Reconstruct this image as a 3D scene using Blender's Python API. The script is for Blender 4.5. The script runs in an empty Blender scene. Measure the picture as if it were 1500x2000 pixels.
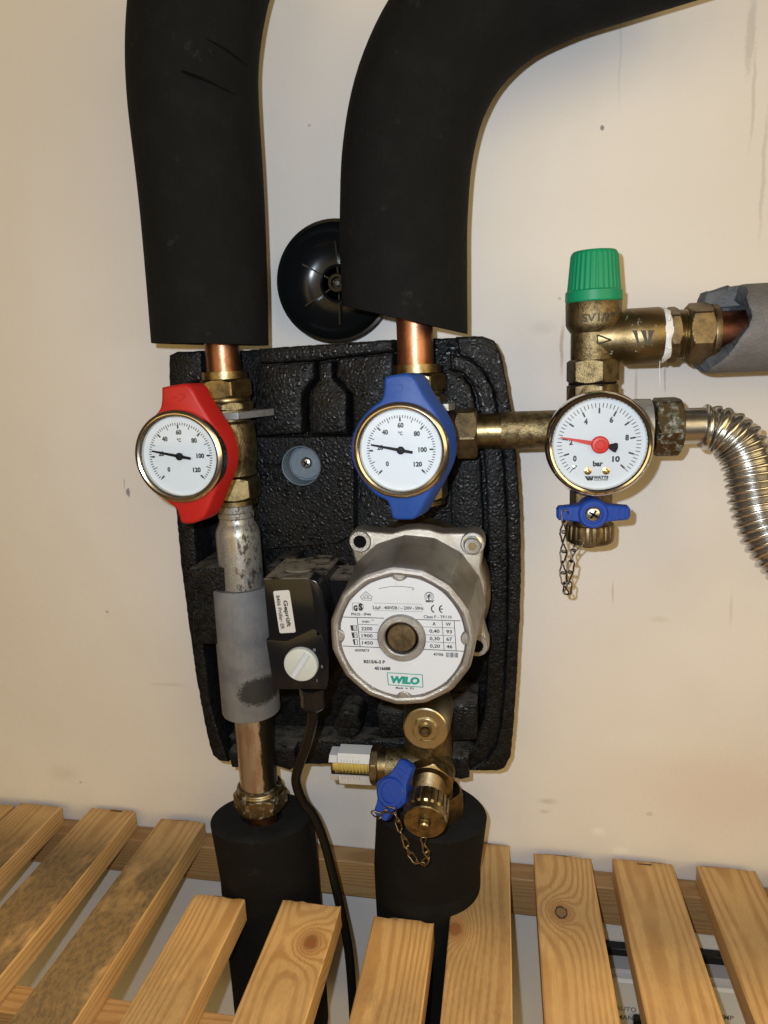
import bpy, bmesh, math, random
import numpy as np
from mathutils import Vector, Matrix

random.seed(7)
S = bpy.context.scene
C = S.collection
PI = math.pi

# ------------------------------------------------------------------ camera
FPX, DCAM = 1400.0, 0.53            # focal length in pixels of a 1500 px wide frame; metres from the wall


def _axes():
    y = np.array([235., 295., -1400.]); y /= np.linalg.norm(y)
    z = np.array([-300., 6883., 1400.]); z -= y * z.dot(y); z /= np.linalg.norm(z)
    x = np.cross(y, z)
    return np.stack([x, y, z], 1)


RC = _axes()                        # world -> camera
cam_d = bpy.data.cameras.new('camera'); cam = bpy.data.objects.new('camera', cam_d); C.objects.link(cam)
mw = Matrix(RC.T.tolist()).to_4x4(); mw.translation = Vector((0, -DCAM, 0)); cam.matrix_world = mw
cam_d.sensor_fit = 'HORIZONTAL'; cam_d.sensor_width = 36; cam_d.lens = 36 * FPX / 1500
cam_d.clip_start = 0.01; cam_d.clip_end = 30
S.camera = cam


def A(px, py, Y):
    """point (mm; X right, Y out of the wall, Z up) seen at a photograph pixel, Y mm in front of the wall"""
    d = RC.T @ np.array([(px - 750) / FPX, -(py - 1000) / FPX, -1.])
    t = (DCAM - Y / 1000.) / d[1]
    return np.array([t * d[0] * 1000, Y, t * d[2] * 1000])


# ------------------------------------------------------------------ world, lamps, exposure
w = bpy.data.worlds.new('World'); S.world = w; w.use_nodes = True
w.node_tree.nodes['Background'].inputs[0].default_value = (1.0, 0.62, 0.32, 1)
w.node_tree.nodes['Background'].inputs[1].default_value = 0.06
S.view_settings.view_transform = 'Standard'; S.view_settings.look = 'None'
S.view_settings.exposure = 0; S.view_settings.gamma = 1


def lamp(name, kind, loc, energy, col, target=None, **kw):
    d = bpy.data.lights.new(name, kind); d.energy = energy; d.color = col
    for k, v in kw.items(): setattr(d, k, v)
    o = bpy.data.objects.new(name, d); C.objects.link(o); o.location = loc
    if target is not None:
        o.rotation_euler = (Vector(target) - Vector(loc)).to_track_quat('-Z', 'Y').to_euler()
    return o


fl = Vector((0, -DCAM, 0)) + mw.to_3x3() @ Vector((-0.021, 0.019, 0.0))
lamp('phone_flash', 'POINT', fl, 8.1, (0.76, 0.87, 1.0), shadow_soft_size=0.0035)
lamp('room_lamp', 'AREA', (-0.75, -2.2, 0.40), 16, (1.0, 0.69, 0.23), (0, 0, -0.1), shape='RECTANGLE', size=2.4, size_y=1.3)
lamp('room_lamp', 'AREA', (1.4, -1.6, 0.40), 22, (1.0, 0.75, 0.36), (0.1, 0, -0.1), shape='RECTANGLE', size=1.8, size_y=1.3)
lamp('ceiling_spot', 'SPOT', (0.80, -1.10, 2.00), 175, (1.0, 0.68, 0.28), (0.15, -2.60, -0.39),
     spot_size=2 * math.radians(53.2), spot_blend=0.02, shadow_soft_size=0.03)

# ------------------------------------------------------------------ materials


class NT:
    def __init__(s, name):
        s.m = bpy.data.materials.new(name); s.m.use_nodes = True
        s.t = s.m.node_tree; s.n = s.t.nodes; s.l = s.t.links
        s.b = s.n['Principled BSDF']
        tc = s.n.new('ShaderNodeTexCoord'); mp = s.n.new('ShaderNodeMapping')
        mp.inputs['Scale'].default_value = (1000, 1000, 1000)
        s.l.new(tc.outputs['Object'], mp.inputs[0]); s.co = mp.outputs[0]; s.tc = tc
        s.h = None

    def set(s, inp, v):
        i = s.b.inputs[inp]
        if hasattr(v, 'is_linked'): s.l.new(v, i)
        else: i.default_value = v

    def _in(s, sock, v):
        if hasattr(v, 'is_linked'): s.l.new(v, sock)
        else: sock.default_value = v

    def math(s, op, a, b=None, clamp=False):
        n = s.n.new('ShaderNodeMath'); n.operation = op; n.use_clamp = clamp
        s._in(n.inputs[0], a)
        if b is not None: s._in(n.inputs[1], b)
        return n.outputs[0]

    def vmath(s, op, a, b=None):
        n = s.n.new('ShaderNodeVectorMath'); n.operation = op
        s._in(n.inputs[0], a)
        if b is not None: s._in(n.inputs[1], b)
        return n.outputs['Value'] if op in ('LENGTH', 'DISTANCE') else n.outputs[0]

    def sep(s, v):
        n = s.n.new('ShaderNodeSeparateXYZ'); s.l.new(v, n.inputs[0]); return n.outputs

    def comb(s, x, y, z):
        n = s.n.new('ShaderNodeCombineXYZ')
        for i, v in enumerate((x, y, z)): s._in(n.inputs[i], v)
        return n.outputs[0]

    def noise(s, scale, detail=3, rough=.55, co=None, stretch=None, dist=0.):
        c = co or s.co
        if stretch:
            c = s.vmath('MULTIPLY', c, stretch)
        n = s.n.new('ShaderNodeTexNoise'); s.l.new(c, n.inputs['Vector'])
        n.inputs['Scale'].default_value = scale; n.inputs['Detail'].default_value = detail
        n.inputs['Roughness'].default_value = rough; n.inputs['Distortion'].default_value = dist
        return n.outputs['Fac']

    def voro(s, scale, feature='F1', rnd=1., co=None):
        n = s.n.new('ShaderNodeTexVoronoi'); s.l.new(co or s.co, n.inputs['Vector'])
        n.feature = feature; n.inputs['Scale'].default_value = scale; n.inputs['Randomness'].default_value = rnd
        return n

    def ramp(s, f, lo, hi):
        n = s.n.new('ShaderNodeMapRange'); n.interpolation_type = 'SMOOTHSTEP'
        s.l.new(f, n.inputs[0]); n.inputs[1].default_value = lo; n.inputs[2].default_value = hi
        return n.outputs[0]

    def mix(s, f, a, b):
        n = s.n.new('ShaderNodeMix'); n.data_type = 'RGBA'
        s._in(n.inputs[0], f)
        for i, v in ((6, a), (7, b)):
            if hasattr(v, 'is_linked'): s.l.new(v, n.inputs[i])
            else: n.inputs[i].default_value = (*v[:3], 1)
        return n.outputs[2]

    def mixf(s, f, a, b):
        n = s.n.new('ShaderNodeMix'); n.data_type = 'FLOAT'
        s._in(n.inputs[0], f); s._in(n.inputs[2], a); s._in(n.inputs[3], b)
        return n.outputs[0]

    def bump(s, height, dist_mm, strength=1.):
        n = s.n.new('ShaderNodeBump'); n.inputs['Strength'].default_value = strength
        n.inputs['Distance'].default_value = dist_mm / 1000.
        s.l.new(height, n.inputs['Height'])
        if s.h is not None: s.l.new(s.h, n.inputs['Normal'])
        s.h = n.outputs[0]; s.l.new(s.h, s.b.inputs['Normal'])


def rgb(c): return (*c, 1)


def simple(name, col, rough=.5, metal=0., grime=None, gs=.15, glo=.5, ghi=.75, bumps=(), rvar=0., spec=.5):
    k = NT(name)
    c = col
    if grime: c = k.mix(k.ramp(k.noise(gs, 6, .65), glo, ghi), col, grime)
    k.set('Base Color', c if grime else rgb(col))
    k.set('Roughness', k.mixf(k.noise(.4, 4), rough - rvar, rough + rvar) if rvar else rough)
    k.set('Metallic', metal); k.set('Specular IOR Level', spec)
    for (sc, dmm, st) in bumps: k.bump(k.noise(sc, 3), dmm, st)
    return k.m


MAT = {}
MAT['brass'] = simple('brass_machined', (.255, .195, .098), .37, 1, (.10, .075, .038), .2, .42, .7, [(.25, .25, .35)], .08)
MAT['brass_cast'] = simple('brass_cast', (.235, .180, .092), .47, 1, (.095, .072, .040), .22, .42, .68, [(1.3, .35, .9), (.25, .5, .5)], .08)
MAT['brass_dull'] = simple('brass_dull', (.22, .165, .09), .46, 1, (.11, .083, .05), .14, .4, .7, [(1.1, .2, .5)], .08)
MAT['brass_dark'] = simple('brass_dark_brown', (.040, .030, .018), .6, 0)  # dark brown so the raised cast letters and marks stand out
MAT['brass_pale'] = simple('brass_pale', (.52, .46, .31), .32, 1, (.32, .27, .17), .2, .5, .8, [(.5, .15, .4)], .08)
MAT['copper'] = simple('copper', (.42, .19, .11), .40, 1, (.22, .09, .05), .08, .45, .75, [(.12, .3, .3), (.8, .15, .4)], .08)
MAT['copper_dark'] = simple('copper_tarnished', (.27, .13, .075), .36, 1, (.13, .06, .035), .08, .45, .75, [(.12, .3, .3), (.8, .15, .4)], .08)
MAT['copper_dull'] = simple('copper_dull', (.15, .058, .034), .46, 1, (.07, .032, .02), .12, .4, .7, [(.3, .2, .3)], .06)
MAT['steel'] = simple('steel_bright', (.50, .49, .47), .30, 1, (.36, .33, .29), .1, .5, .8, [(.15, .15, .2)], .05)
MAT['bezel'] = simple('bezel_steel', (.60, .55, .47), .22, 1, (.40, .33, .24), .06, .5, .8, (), .04)
MAT['chrome'] = simple('chrome_bezel', (.72, .68, .62), .12, 1, None)
MAT['zinc'] = simple('zinc_plate', (.34, .34, .33), .45, .6, (.20, .19, .17), .2, .5, .75, [(.4, .2, .4)])
MAT['screw'] = simple('screw_zinc', (.62, .64, .64), .28, 1)
MAT['black_plastic'] = simple('black_plastic', (.007, .007, .0075), .2, 0, None, bumps=[(1.2, .05, .4)], spec=.3)
MAT['black_matt'] = simple('black_matt', (.003, .003, .003), .8, spec=.05)
MAT['black_gloss'] = simple('black_gloss', (.005, .0055, .006), .2, 0, None, bumps=[(.05, .5, .25)], spec=.2)
MAT['rubber'] = simple('cable_rubber', (.005, .005, .005), .35, 0, None, spec=.2, bumps=[(.3, .1, .3)])
MAT['red'] = simple('red_plastic', (.34, .012, .009), .45, 0, (.27, .014, .011), .1, .5, .9, [(2.2, .06, .5)], .05, .3)
MAT['blue'] = simple('blue_plastic', (.012, .048, .215), .5, 0, (.014, .046, .18), .1, .5, .9, [(2.2, .06, .5)], .05, .3)
MAT['blue2'] = simple('blue_handle', (.010, .045, .27), .45, 0, (.012, .034, .17), .2, .5, .8, [(1.5, .06, .5)], .05, .3)
MAT['green'] = simple('green_plastic', (.006, .22, .095), .45, 0, (.008, .19, .085), .15, .5, .9, [(1.5, .05, .4)], .05, .3)
MAT['white'] = simple('dial_white', (.53, .55, .59), .5)
MAT['label'] = simple('label_white', (.46, .47, .49), .45, 0, (.43, .44, .46), .05, .45, .8)
MAT['ink'] = simple('ink_black', (.012, .012, .013), .5)
MAT['ink_grey'] = simple('ink_grey', (.16, .16, .17), .6)
MAT['ink_green'] = simple('ink_green', (.0, .20, .155), .5)
MAT['knob'] = simple('knob_ivory', (.40, .41, .37), .4, 0, (.36, .37, .33), .1, .5, .8)
MAT['knob_groove'] = simple('knob_groove', (.42, .44, .46), .4)
MAT['sticker'] = simple('sticker_paper', (.42, .40, .37), .5, 0, (.37, .35, .32), .1, .5, .8)
MAT['ptfe'] = simple('ptfe_tape', (.66, .66, .66), .55, 0, (.56, .55, .53), .3, .5, .8, [(.8, .4, .6)])
MAT['needle_red'] = simple('needle_red', (.50, .022, .014), .35)
MAT['needle_black'] = simple('needle_black', (.008, .008, .008), .5, spec=.15)
MAT['spring'] = simple('spring_yellow', (.62, .52, .25), .4, .0)
MAT['chain'] = simple('chain_steel', (.12, .105, .085), .38, 1, (.05, .043, .034), .3, .5, .8)
MAT['chain_brass'] = simple('chain_brass', (.22, .17, .10), .36, 1, (.09, .068, .04), .3, .5, .8)
MAT['gauge_pin'] = simple('gauge_pin', (.70, .50, .20), .25, 1)
MAT['staple'] = simple('staple_steel', (.05, .035, .025), .5, .8)
MAT['dark_screw'] = simple('dark_screw', (.06, .06, .06), .4, .6)
MAT['steel_hose'] = simple('steel_hose', (.62, .61, .59), .27, 1, (.46, .44, .41), .1, .5, .8)
MAT['cup'] = simple('grey_cup', (.115, .15, .18), .42, 0, (.18, .215, .24), .25, .5, .75, [(.6, .15, .4)])
MAT['case'] = simple('case_white', (.62, .60, .56), .45)
MAT['case_grey'] = simple('case_grey', (.40, .38, .38), .5)


def mk_foam(name, c1, c2, sheen):
    k = NT(name)
    n1 = k.noise(.05, 5, .6); n2 = k.noise(.9, 4, .7, stretch=(1, 1, .35))
    cf_ = k.mix(k.ramp(n1, .4, .75), c1, c2); cf_ = k.mix(k.math('MULTIPLY', k.ramp(k.noise(.07, 6, .75), .60, .74), .6), cf_, (.026, .025, .023)); k.set('Base Color', cf_); k.set('Roughness', sheen); k.set('Specular IOR Level', .12)
    k.bump(n2, .9, .9); k.bump(k.noise(.30, 5, .7, stretch=(.6, .6, 1.8)), .9, .6); k.bump(k.noise(.05, 3), 2.0, .35); k.bump(k.voro(.16).outputs['Distance'], .25, .25)
    return k.m


MAT['foam'] = mk_foam('black_foam', (.0062, .0060, .0056), (.0085, .0082, .0078), .85)
MAT['foam_cut'] = mk_foam('black_foam_cut', (.0125, .0128, .0132), (.019, .0192, .0198), .95)


def mk_greyfoam(name, c1, c2):
    k = NT(name)
    n = k.noise(1.3, 5, .75); n0 = k.noise(.12, 4)
    c = k.mix(k.ramp(n0, .35, .7), c1, c2)
    c = k.mix(k.ramp(n, .62, .78), c, tuple(min(1, x * 1.9) for x in c1))
    c = k.mix(k.ramp(k.noise(.7, 3), .66, .74), c, tuple(x * .5 for x in c1))
    k.set('Base Color', c); k.set('Roughness', .62)
    k.bump(k.voro(.55).outputs['Distance'], .5, .55); k.bump(n, .3, .5)
    return k.m


MAT['grey_foam'] = mk_greyfoam('grey_foam', (.125, .118, .112), (.10, .096, .095))
MAT['grey_foam_torn'] = mk_greyfoam('grey_foam_torn', (.075, .081, .090), (.048, .053, .062))


def mk_epp():
    k = NT('bead_foam')
    wob = k.noise(.25, 2)
    cv = k.vmath('ADD', k.co, k.vmath('MULTIPLY', k.comb(wob, wob, wob), (2., -2., 2.)))
    v = k.voro(.34, co=cv); e = k.voro(.34, 'DISTANCE_TO_EDGE', co=cv)
    edge = k.ramp(e.outputs['Distance'], .0, .05); dome = k.ramp(e.outputs['Distance'], -.05, .42)
    rnd = k.sep(v.outputs['Color'])[0]
    dust = k.ramp(k.noise(.02, 4), .45, .7)
    c = k.mix(rnd, (.0038, .0040, .0046), (.0075, .0078, .0088))
    c = k.mix(k.math('MULTIPLY', dust, .5), c, (.012, .0115, .011))
    c = k.mix(edge, (.0028, .0028, .0028), c)
    ge = k.n.new('ShaderNodeNewGeometry'); up = k.math('MULTIPLY', k.ramp(k.sep(ge.outputs['Normal'])[2], .55, .95), k.ramp(k.noise(.12, 5, .65), .3, .6))
    c = k.mix(up, c, (.060, .054, .047))
    k.set('Base Color', c)
    k.set('Roughness', k.mixf(rnd, .25, .6)); k.set('Specular IOR Level', .16)
    k.bump(dome, .38, .75); k.bump(k.noise(.16, 3), .5, .4); k.bump(k.noise(1.1, 3), .2, .4)
    return k.m


MAT['epp'] = mk_epp()


def mk_alu(name, c1, c2, grit):
    k = NT(name)
    n = k.noise(3.6, 2, .6); g = k.ramp(k.noise(.06, 5, .65), .4, .72)
    k.set('Base Color', k.mix(g, c1, c2)); k.set('Metallic', .85)
    k.set('Roughness', k.mixf(k.ramp(k.noise(3.1, 2), .4, .65), .28, .55))
    k.bump(n, grit, .8); k.bump(k.noise(.3, 3), .4, .3)
    return k.m


MAT['alu'] = mk_alu('cast_aluminium', (.33, .31, .275), (.22, .195, .165), .22)
MAT['alu_rim'] = mk_alu('cast_aluminium_rim', (.36, .345, .325), (.26, .245, .225), .22)


def mk_dusty(name):                       # black plastic with brown dust lying on the faces that look up
    k = NT(name)
    ge = k.n.new('ShaderNodeNewGeometry'); nz = k.sep(ge.outputs['Normal'])[2]
    d = k.math('MULTIPLY', k.ramp(nz, .45, .9), k.ramp(k.noise(.09, 5, .65), .32, .55))
    k.set('Base Color', k.mix(d, (.006, .006, .0065), (.15, .125, .092)))
    k.set('Roughness', k.mixf(d, .16, .85)); k.set('Specular IOR Level', .3)
    k.bump(k.noise(1.5, 3), .06, .4)
    return k.m


MAT['dusty_black'] = mk_dusty('dusty_black_plastic')


def mk_plated(name):                      # zinc-plated tube, black worn patches and a rust tinge
    k = NT(name)
    co = k.vmath('MULTIPLY', k.co, (1, 1, .55))
    sx = k.sep(k.co)
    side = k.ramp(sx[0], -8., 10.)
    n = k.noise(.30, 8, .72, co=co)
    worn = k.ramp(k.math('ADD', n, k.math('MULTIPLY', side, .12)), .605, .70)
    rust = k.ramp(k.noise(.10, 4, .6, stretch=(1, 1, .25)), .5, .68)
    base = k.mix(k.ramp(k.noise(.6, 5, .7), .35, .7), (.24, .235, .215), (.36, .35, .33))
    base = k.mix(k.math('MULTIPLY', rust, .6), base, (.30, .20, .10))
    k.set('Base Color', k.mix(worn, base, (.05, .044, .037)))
    k.set('Metallic', k.mixf(worn, .6, .2)); k.set('Roughness', k.mixf(worn, .40, .32))
    k.bump(n, .3, .5)
    return k.m


MAT['plated'] = mk_plated('plated_tube')


def mk_plated2(name):
    k = NT(name)
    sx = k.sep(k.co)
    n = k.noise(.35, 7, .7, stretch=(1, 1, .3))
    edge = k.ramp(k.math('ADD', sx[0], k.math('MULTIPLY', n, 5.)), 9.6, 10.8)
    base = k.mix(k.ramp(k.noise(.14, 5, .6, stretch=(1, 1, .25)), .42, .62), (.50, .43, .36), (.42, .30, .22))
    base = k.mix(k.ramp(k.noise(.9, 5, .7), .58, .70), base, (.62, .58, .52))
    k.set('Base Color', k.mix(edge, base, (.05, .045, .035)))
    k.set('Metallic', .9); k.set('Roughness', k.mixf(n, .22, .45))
    k.bump(n, .3, .4)
    return k.m


MAT['plated2'] = mk_plated2('plated_tube_lower')


def mk_sleeve():
    k = NT('grey_sleeve')
    sx = k.sep(k.co)
    n = k.noise(.9, 6, .75, stretch=(1, 1, .3)); n0 = k.noise(.055, 4)
    c = k.mix(k.ramp(n0, .35, .75), (.15, .146, .142), (.095, .097, .104))
    c = k.mix(k.math('MULTIPLY', k.ramp(k.noise(.35, 5, .7, stretch=(1, 1, .12)), .5, .7), .6), c, (.10, .10, .104))
    c = k.mix(k.ramp(n, .57, .72), c, (.19, .187, .185))
    # the dark melted patch low on the right front
    u = k.math('MULTIPLY', k.math('SUBTRACT', sx[0], 12.5), 1 / 15.)
    v = k.math('MULTIPLY', k.math('SUBTRACT', sx[2], 23.), 1 / 11.)
    r = k.math('ADD', k.math('ADD', k.math('MULTIPLY', u, u), k.math('MULTIPLY', v, v)), k.math('MULTIPLY', k.math('SUBTRACT', k.noise(.5, 6, .75), .5), 2.2))
    front = k.ramp(sx[1], 2., -2.)
    p = k.math('MULTIPLY', k.ramp(r, 1.15, .55), front)
    c = k.mix(p, c, (.018, .018, .018))
    k.set('Base Color', c); k.set('Roughness', .62); k.bump(n, .3, .5)
    return k.m


MAT['sleeve'] = mk_sleeve()


def mk_patina(name, base, patina, lo, hi):
    k = NT(name)
    n = k.noise(.22, 6, .65)
    f = k.ramp(n, lo, hi)
    pc = k.mix(k.ramp(k.noise(.3, 4), .45, .6), patina, (.34, .36, .34))
    k.set('Base Color', k.mix(f, base, pc)); k.set('Metallic', k.mixf(f, 1., .1)); k.set('Roughness', k.mixf(f, .4, .8))
    k.bump(n, .4, .5)
    return k.m


MAT['green_brass'] = mk_patina('patina_brass', (.13, .10, .06), (.075, .105, .085), .46, .66)
MAT['limed_brass'] = mk_patina('limed_brass', (.19, .145, .075), (.22, .215, .185), .50, .74)
MAT['spot_brass'] = mk_patina('spotted_brass', (.21, .155, .078), (.09, .15, .11), .61, .68)


def mk_glass(name, tint, refl):
    m = bpy.data.materials.new(name); m.use_nodes = True
    t = m.node_tree; t.nodes.remove(t.nodes['Principled BSDF'])
    tr = t.nodes.new('ShaderNodeBsdfTransparent'); tr.inputs[0].default_value = (*tint, 1)
    gl = t.nodes.new('ShaderNodeBsdfGlossy'); gl.inputs['Roughness'].default_value = .03
    lw = t.nodes.new('ShaderNodeFresnel'); lw.inputs[0].default_value = refl
    mx = t.nodes.new('ShaderNodeMixShader')
    t.links.new(lw.outputs[0], mx.inputs[0]); t.links.new(tr.outputs[0], mx.inputs[1]); t.links.new(gl.outputs[0], mx.inputs[2])
    t.links.new(mx.outputs[0], t.nodes['Material Output'].inputs[0])
    return m


MAT['glass'] = mk_glass('clear_glass', (.97, .98, .98), 1.3)
MAT['sight'] = mk_glass('sight_plastic', (.86, .80, .58), 1.4)


def mk_wall():
    k = NT('painted_wall')
    n1 = k.noise(.004, 3); n2 = k.noise(.012, 5, .6)
    c = k.mix(k.ramp(n1, .4, .65), (.632, .588, .542), (.662, .627, .592))
    c = k.mix(k.math('MULTIPLY', k.ramp(n2, .45, .75), .35), c, (.60, .56, .51))
    sx = k.sep(k.co)
    wob = k.math('MULTIPLY', k.math('SUBTRACT', k.noise(.35, 5, .7), .5), 1.6)
    wx = k.math('MULTIPLY', k.math('SUBTRACT', k.noise(.03, 2), .5), 6.)

    def mark(px, py, hw, hh, col, amt, soft=.5):
        nonlocal c
        p = A(px, py, 0)
        u = k.math('MULTIPLY', k.math('SUBTRACT', k.math('ADD', sx[0], wx), float(p[0])), 1. / hw)
        v = k.math('MULTIPLY', k.math('SUBTRACT', sx[2], float(p[2])), 1. / hh)
        r = k.math('ADD', k.math('SQRT', k.math('ADD', k.math('MULTIPLY', u, u), k.math('MULTIPLY', v, v))), wob)
        f = k.math('MULTIPLY', k.ramp(r, 1. + soft, 1. - soft), amt)
        c = k.mix(f, c, col)
    g = (.30, .29, .27)
    mark(1466, 65, 2.4, 21, g, .36, .4); mark(1471, 190, 1.0, 26, g, .34, .5)        # drips at top right
    mark(1491, 340, 1.2, 34, g, .34, .5); mark(1212, 90, .7, 32, g, .2)
    mark(1098, 680, 1.2, 16, (.34, .22, .17), .6); mark(1241, 760, .9, 15, (.40, .33, .28), .55)
    mark(1174, 250, 1.3, 1.6, (.12, .12, .16), .8, .3); mark(251, 962, 1.6, 3.4, (.16, .16, .19), .85, .3)
    mark(242, 944, .6, 4, (.3, .3, .32), .6); mark(210, 1195, 1.2, 1.2, (.22, .19, .15), .6)
    mark(1196, 1156, .6, 8, (.35, .28, .2), .5); mark(1068, 1565, 7, 2.0, (.36, .33, .22), .45, .9); mark(1062, 1585, 4, 1.5, (.36, .33, .22), .4, .9)
    mark(1269, 1590, 2.6, 1.6, (.38, .34, .22), .55); mark(1170, 1624, 5, 3, (.72, .70, .66), .7, .8); mark(1210, 1662, 6, 3.2, (.72, .70, .66), .7, .8)
    mark(1060, 640, 7, 4, (.42, .38, .36), .3, .9); mark(330, 1337, 14, 1.4, (.42, .38, .33), .35, .9); mark(125, 1510, 12, 6, (.50, .42, .35), .3, .9)
    mark(158, 1528, 1.4, 1.2, (.3, .26, .2), .6); mark(604, 245, 1.2, .8, (.25, .24, .24), .6); mark(1093, 583, 1, 1, (.3, .25, .2), .5)
    mark(1290, 1210, 6, 2, (.48, .42, .34), .4, .9); mark(1430, 1190, .9, 10, (.44, .38, .3), .4, .9); mark(690, 1640, 12, 8, (.46, .45, .44), .3, .9)
    mark(1400, 1540, 60, 34, (.60, .50, .43), .55, .8); mark(1300, 1450, 40, 10, (.66, .64, .58), .4, .9)
    k.set('Base Color', c); k.set('Roughness', .62); k.set('Specular IOR Level', .3)
    k.bump(k.noise(.45, 4, .6), .3, .5); k.bump(k.noise(.02, 3), 3., .25)
    sp = k.voro(.035); k.bump(k.ramp(sp.outputs['Distance'], .0, .04), .5, .35)
    return k.m


def mk_wood(name, knot=None, dirt=.5, dark=0., spacing=2.6, kr=4.5):
    """knot = (x, y, size, black) in mm in the slat's own frame; y runs from the wall end"""
    k = NT(name)
    sx = k.sep(k.co)
    oi = k.n.new('ShaderNodeObjectInfo'); rnd = oi.outputs['Random']
    off = k.math('MULTIPLY', rnd, 400.)
    co = k.comb(k.math('ADD', sx[0], off), sx[1], sx[2])
    low = k.noise(.016, 2, co=k.comb(k.math('ADD', sx[0], off), k.math('MULTIPLY', sx[1], .28), sx[2]))
    med = k.noise(.05, 3, co=k.comb(k.math('ADD', sx[0], off), k.math('MULTIPLY', sx[1], .2), sx[2]))
    cx = k.math('ADD', sx[0], k.math('SUBTRACT', k.math('MULTIPLY', rnd, 44.), 22.))
    cz = k.math('ADD', sx[2], k.math('ADD', 17., k.math('MULTIPLY', rnd, 14.)))
    r = k.math('SQRT', k.math('ADD', k.math('MULTIPLY', cx, cx), k.math('MULTIPLY', cz, cz)))
    r = k.math('ADD', r, k.math('ADD', k.math('MULTIPLY', low, 9.), k.math('MULTIPLY', med, 2.5)))
    kd = None
    if knot:
        kx, ky, ks, black = knot
        dx = k.math('SUBTRACT', sx[0], kx); dy = k.math('SUBTRACT', sx[1], ky)
        wobk = k.math('MULTIPLY', k.math('SUBTRACT', k.noise(.25, 3), .5), 2.2)
        kd = k.math('ADD', k.math('SQRT', k.math('ADD', k.math('MULTIPLY', dx, dx), k.math('MULTIPLY', k.math('MULTIPLY', dy, dy), .55))), wobk)
        g = k.math('EXPONENT', k.math('MULTIPLY', kd, -1. / (ks * 2.0)))
        r = k.math('ADD', r, k.math('MULTIPLY', g, 30.))
    s1 = k.math('SINE', k.math('MULTIPLY', r, 2 * PI / spacing))
    ring = k.ramp(s1, -.4, 1.0)
    fib = k.noise(1.6, 4, .7, co=k.comb(k.math('ADD', sx[0], off), k.math('MULTIPLY', sx[1], .035), sx[2]))
    c = k.mix(ring, (.55, .35, .145), (.395, .220, .080))
    c = k.mix(k.math('MULTIPLY', k.ramp(fib, .42, .68), .65), c, (.40, .215, .075))
    c = k.mix(k.math('MULTIPLY', k.ramp(k.noise(.02, 3, co=co), .4, .7), .35), c, (.60, .38, .16))
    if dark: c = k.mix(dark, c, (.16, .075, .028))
    ge = k.n.new('ShaderNodeNewGeometry'); nz = k.sep(ge.outputs['Normal'])[2]
    top = k.ramp(nz, .6, .95)
    patch = k.noise(.030, 6, .62, co=k.comb(k.math('ADD', sx[0], off), k.math('MULTIPLY', sx[1], .6), sx[2]))
    speck = k.noise(.33, 6, .75, co=k.comb(k.math('ADD', sx[0], off), k.math('MULTIPLY', sx[1], .45), sx[2]))
    away = k.ramp(sx[1], -8., -75.)
    d = k.math('MULTIPLY', k.math('MULTIPLY', top, k.ramp(patch, .20, .50)), k.math('MULTIPLY', away, dirt))
    c = k.mix(d, c, k.mix(k.ramp(speck, .4, .62), (.20, .13, .054), (.115, .080, .040)))
    pit = k.math('MULTIPLY', k.math('MULTIPLY', k.ramp(speck, .66, .72), top), min(1., dirt * 1.1))
    c = k.mix(pit, c, (.03, .02, .012))
    if kd is not None:
        core = k.ramp(kd, ks * .95, ks * .75)
        rim = k.math('MULTIPLY', k.ramp(kd, ks * 1.25, ks * 1.02), k.math('SUBTRACT', 1., core))
        c = k.mix(k.math('MULTIPLY', k.ramp(kd, ks * 3.2, ks), .55), c, (.25, .105, .035))
        c = k.mix(core, c, (.20, .115, .050) if black else (.22, .085, .03))
        c = k.mix(k.math('MULTIPLY', rim, .96 if black else .35), c, (.012, .008, .006))
    k.set('Base Color', c); k.set('Roughness', k.mixf(d, .52, .75)); k.set('Specular IOR Level', .35)
    k.bump(fib, .25, .5); k.bump(ring, .15, .25); k.bump(speck, .3, .35)
    return k.m


# ------------------------------------------------------------------ mesh tools (millimetres)
UX, UY, UZ = np.array([1., 0, 0]), np.array([0, 1., 0]), np.array([0, 0, 1.])


def nrm(v): v = np.asarray(v, float); return v / np.linalg.norm(v)


def perp(ax):
    ax = nrm(ax)
    h = UZ if abs(ax[2]) < .9 else UX
    u = nrm(np.cross(h, ax)); return u, np.cross(ax, u)


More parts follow.
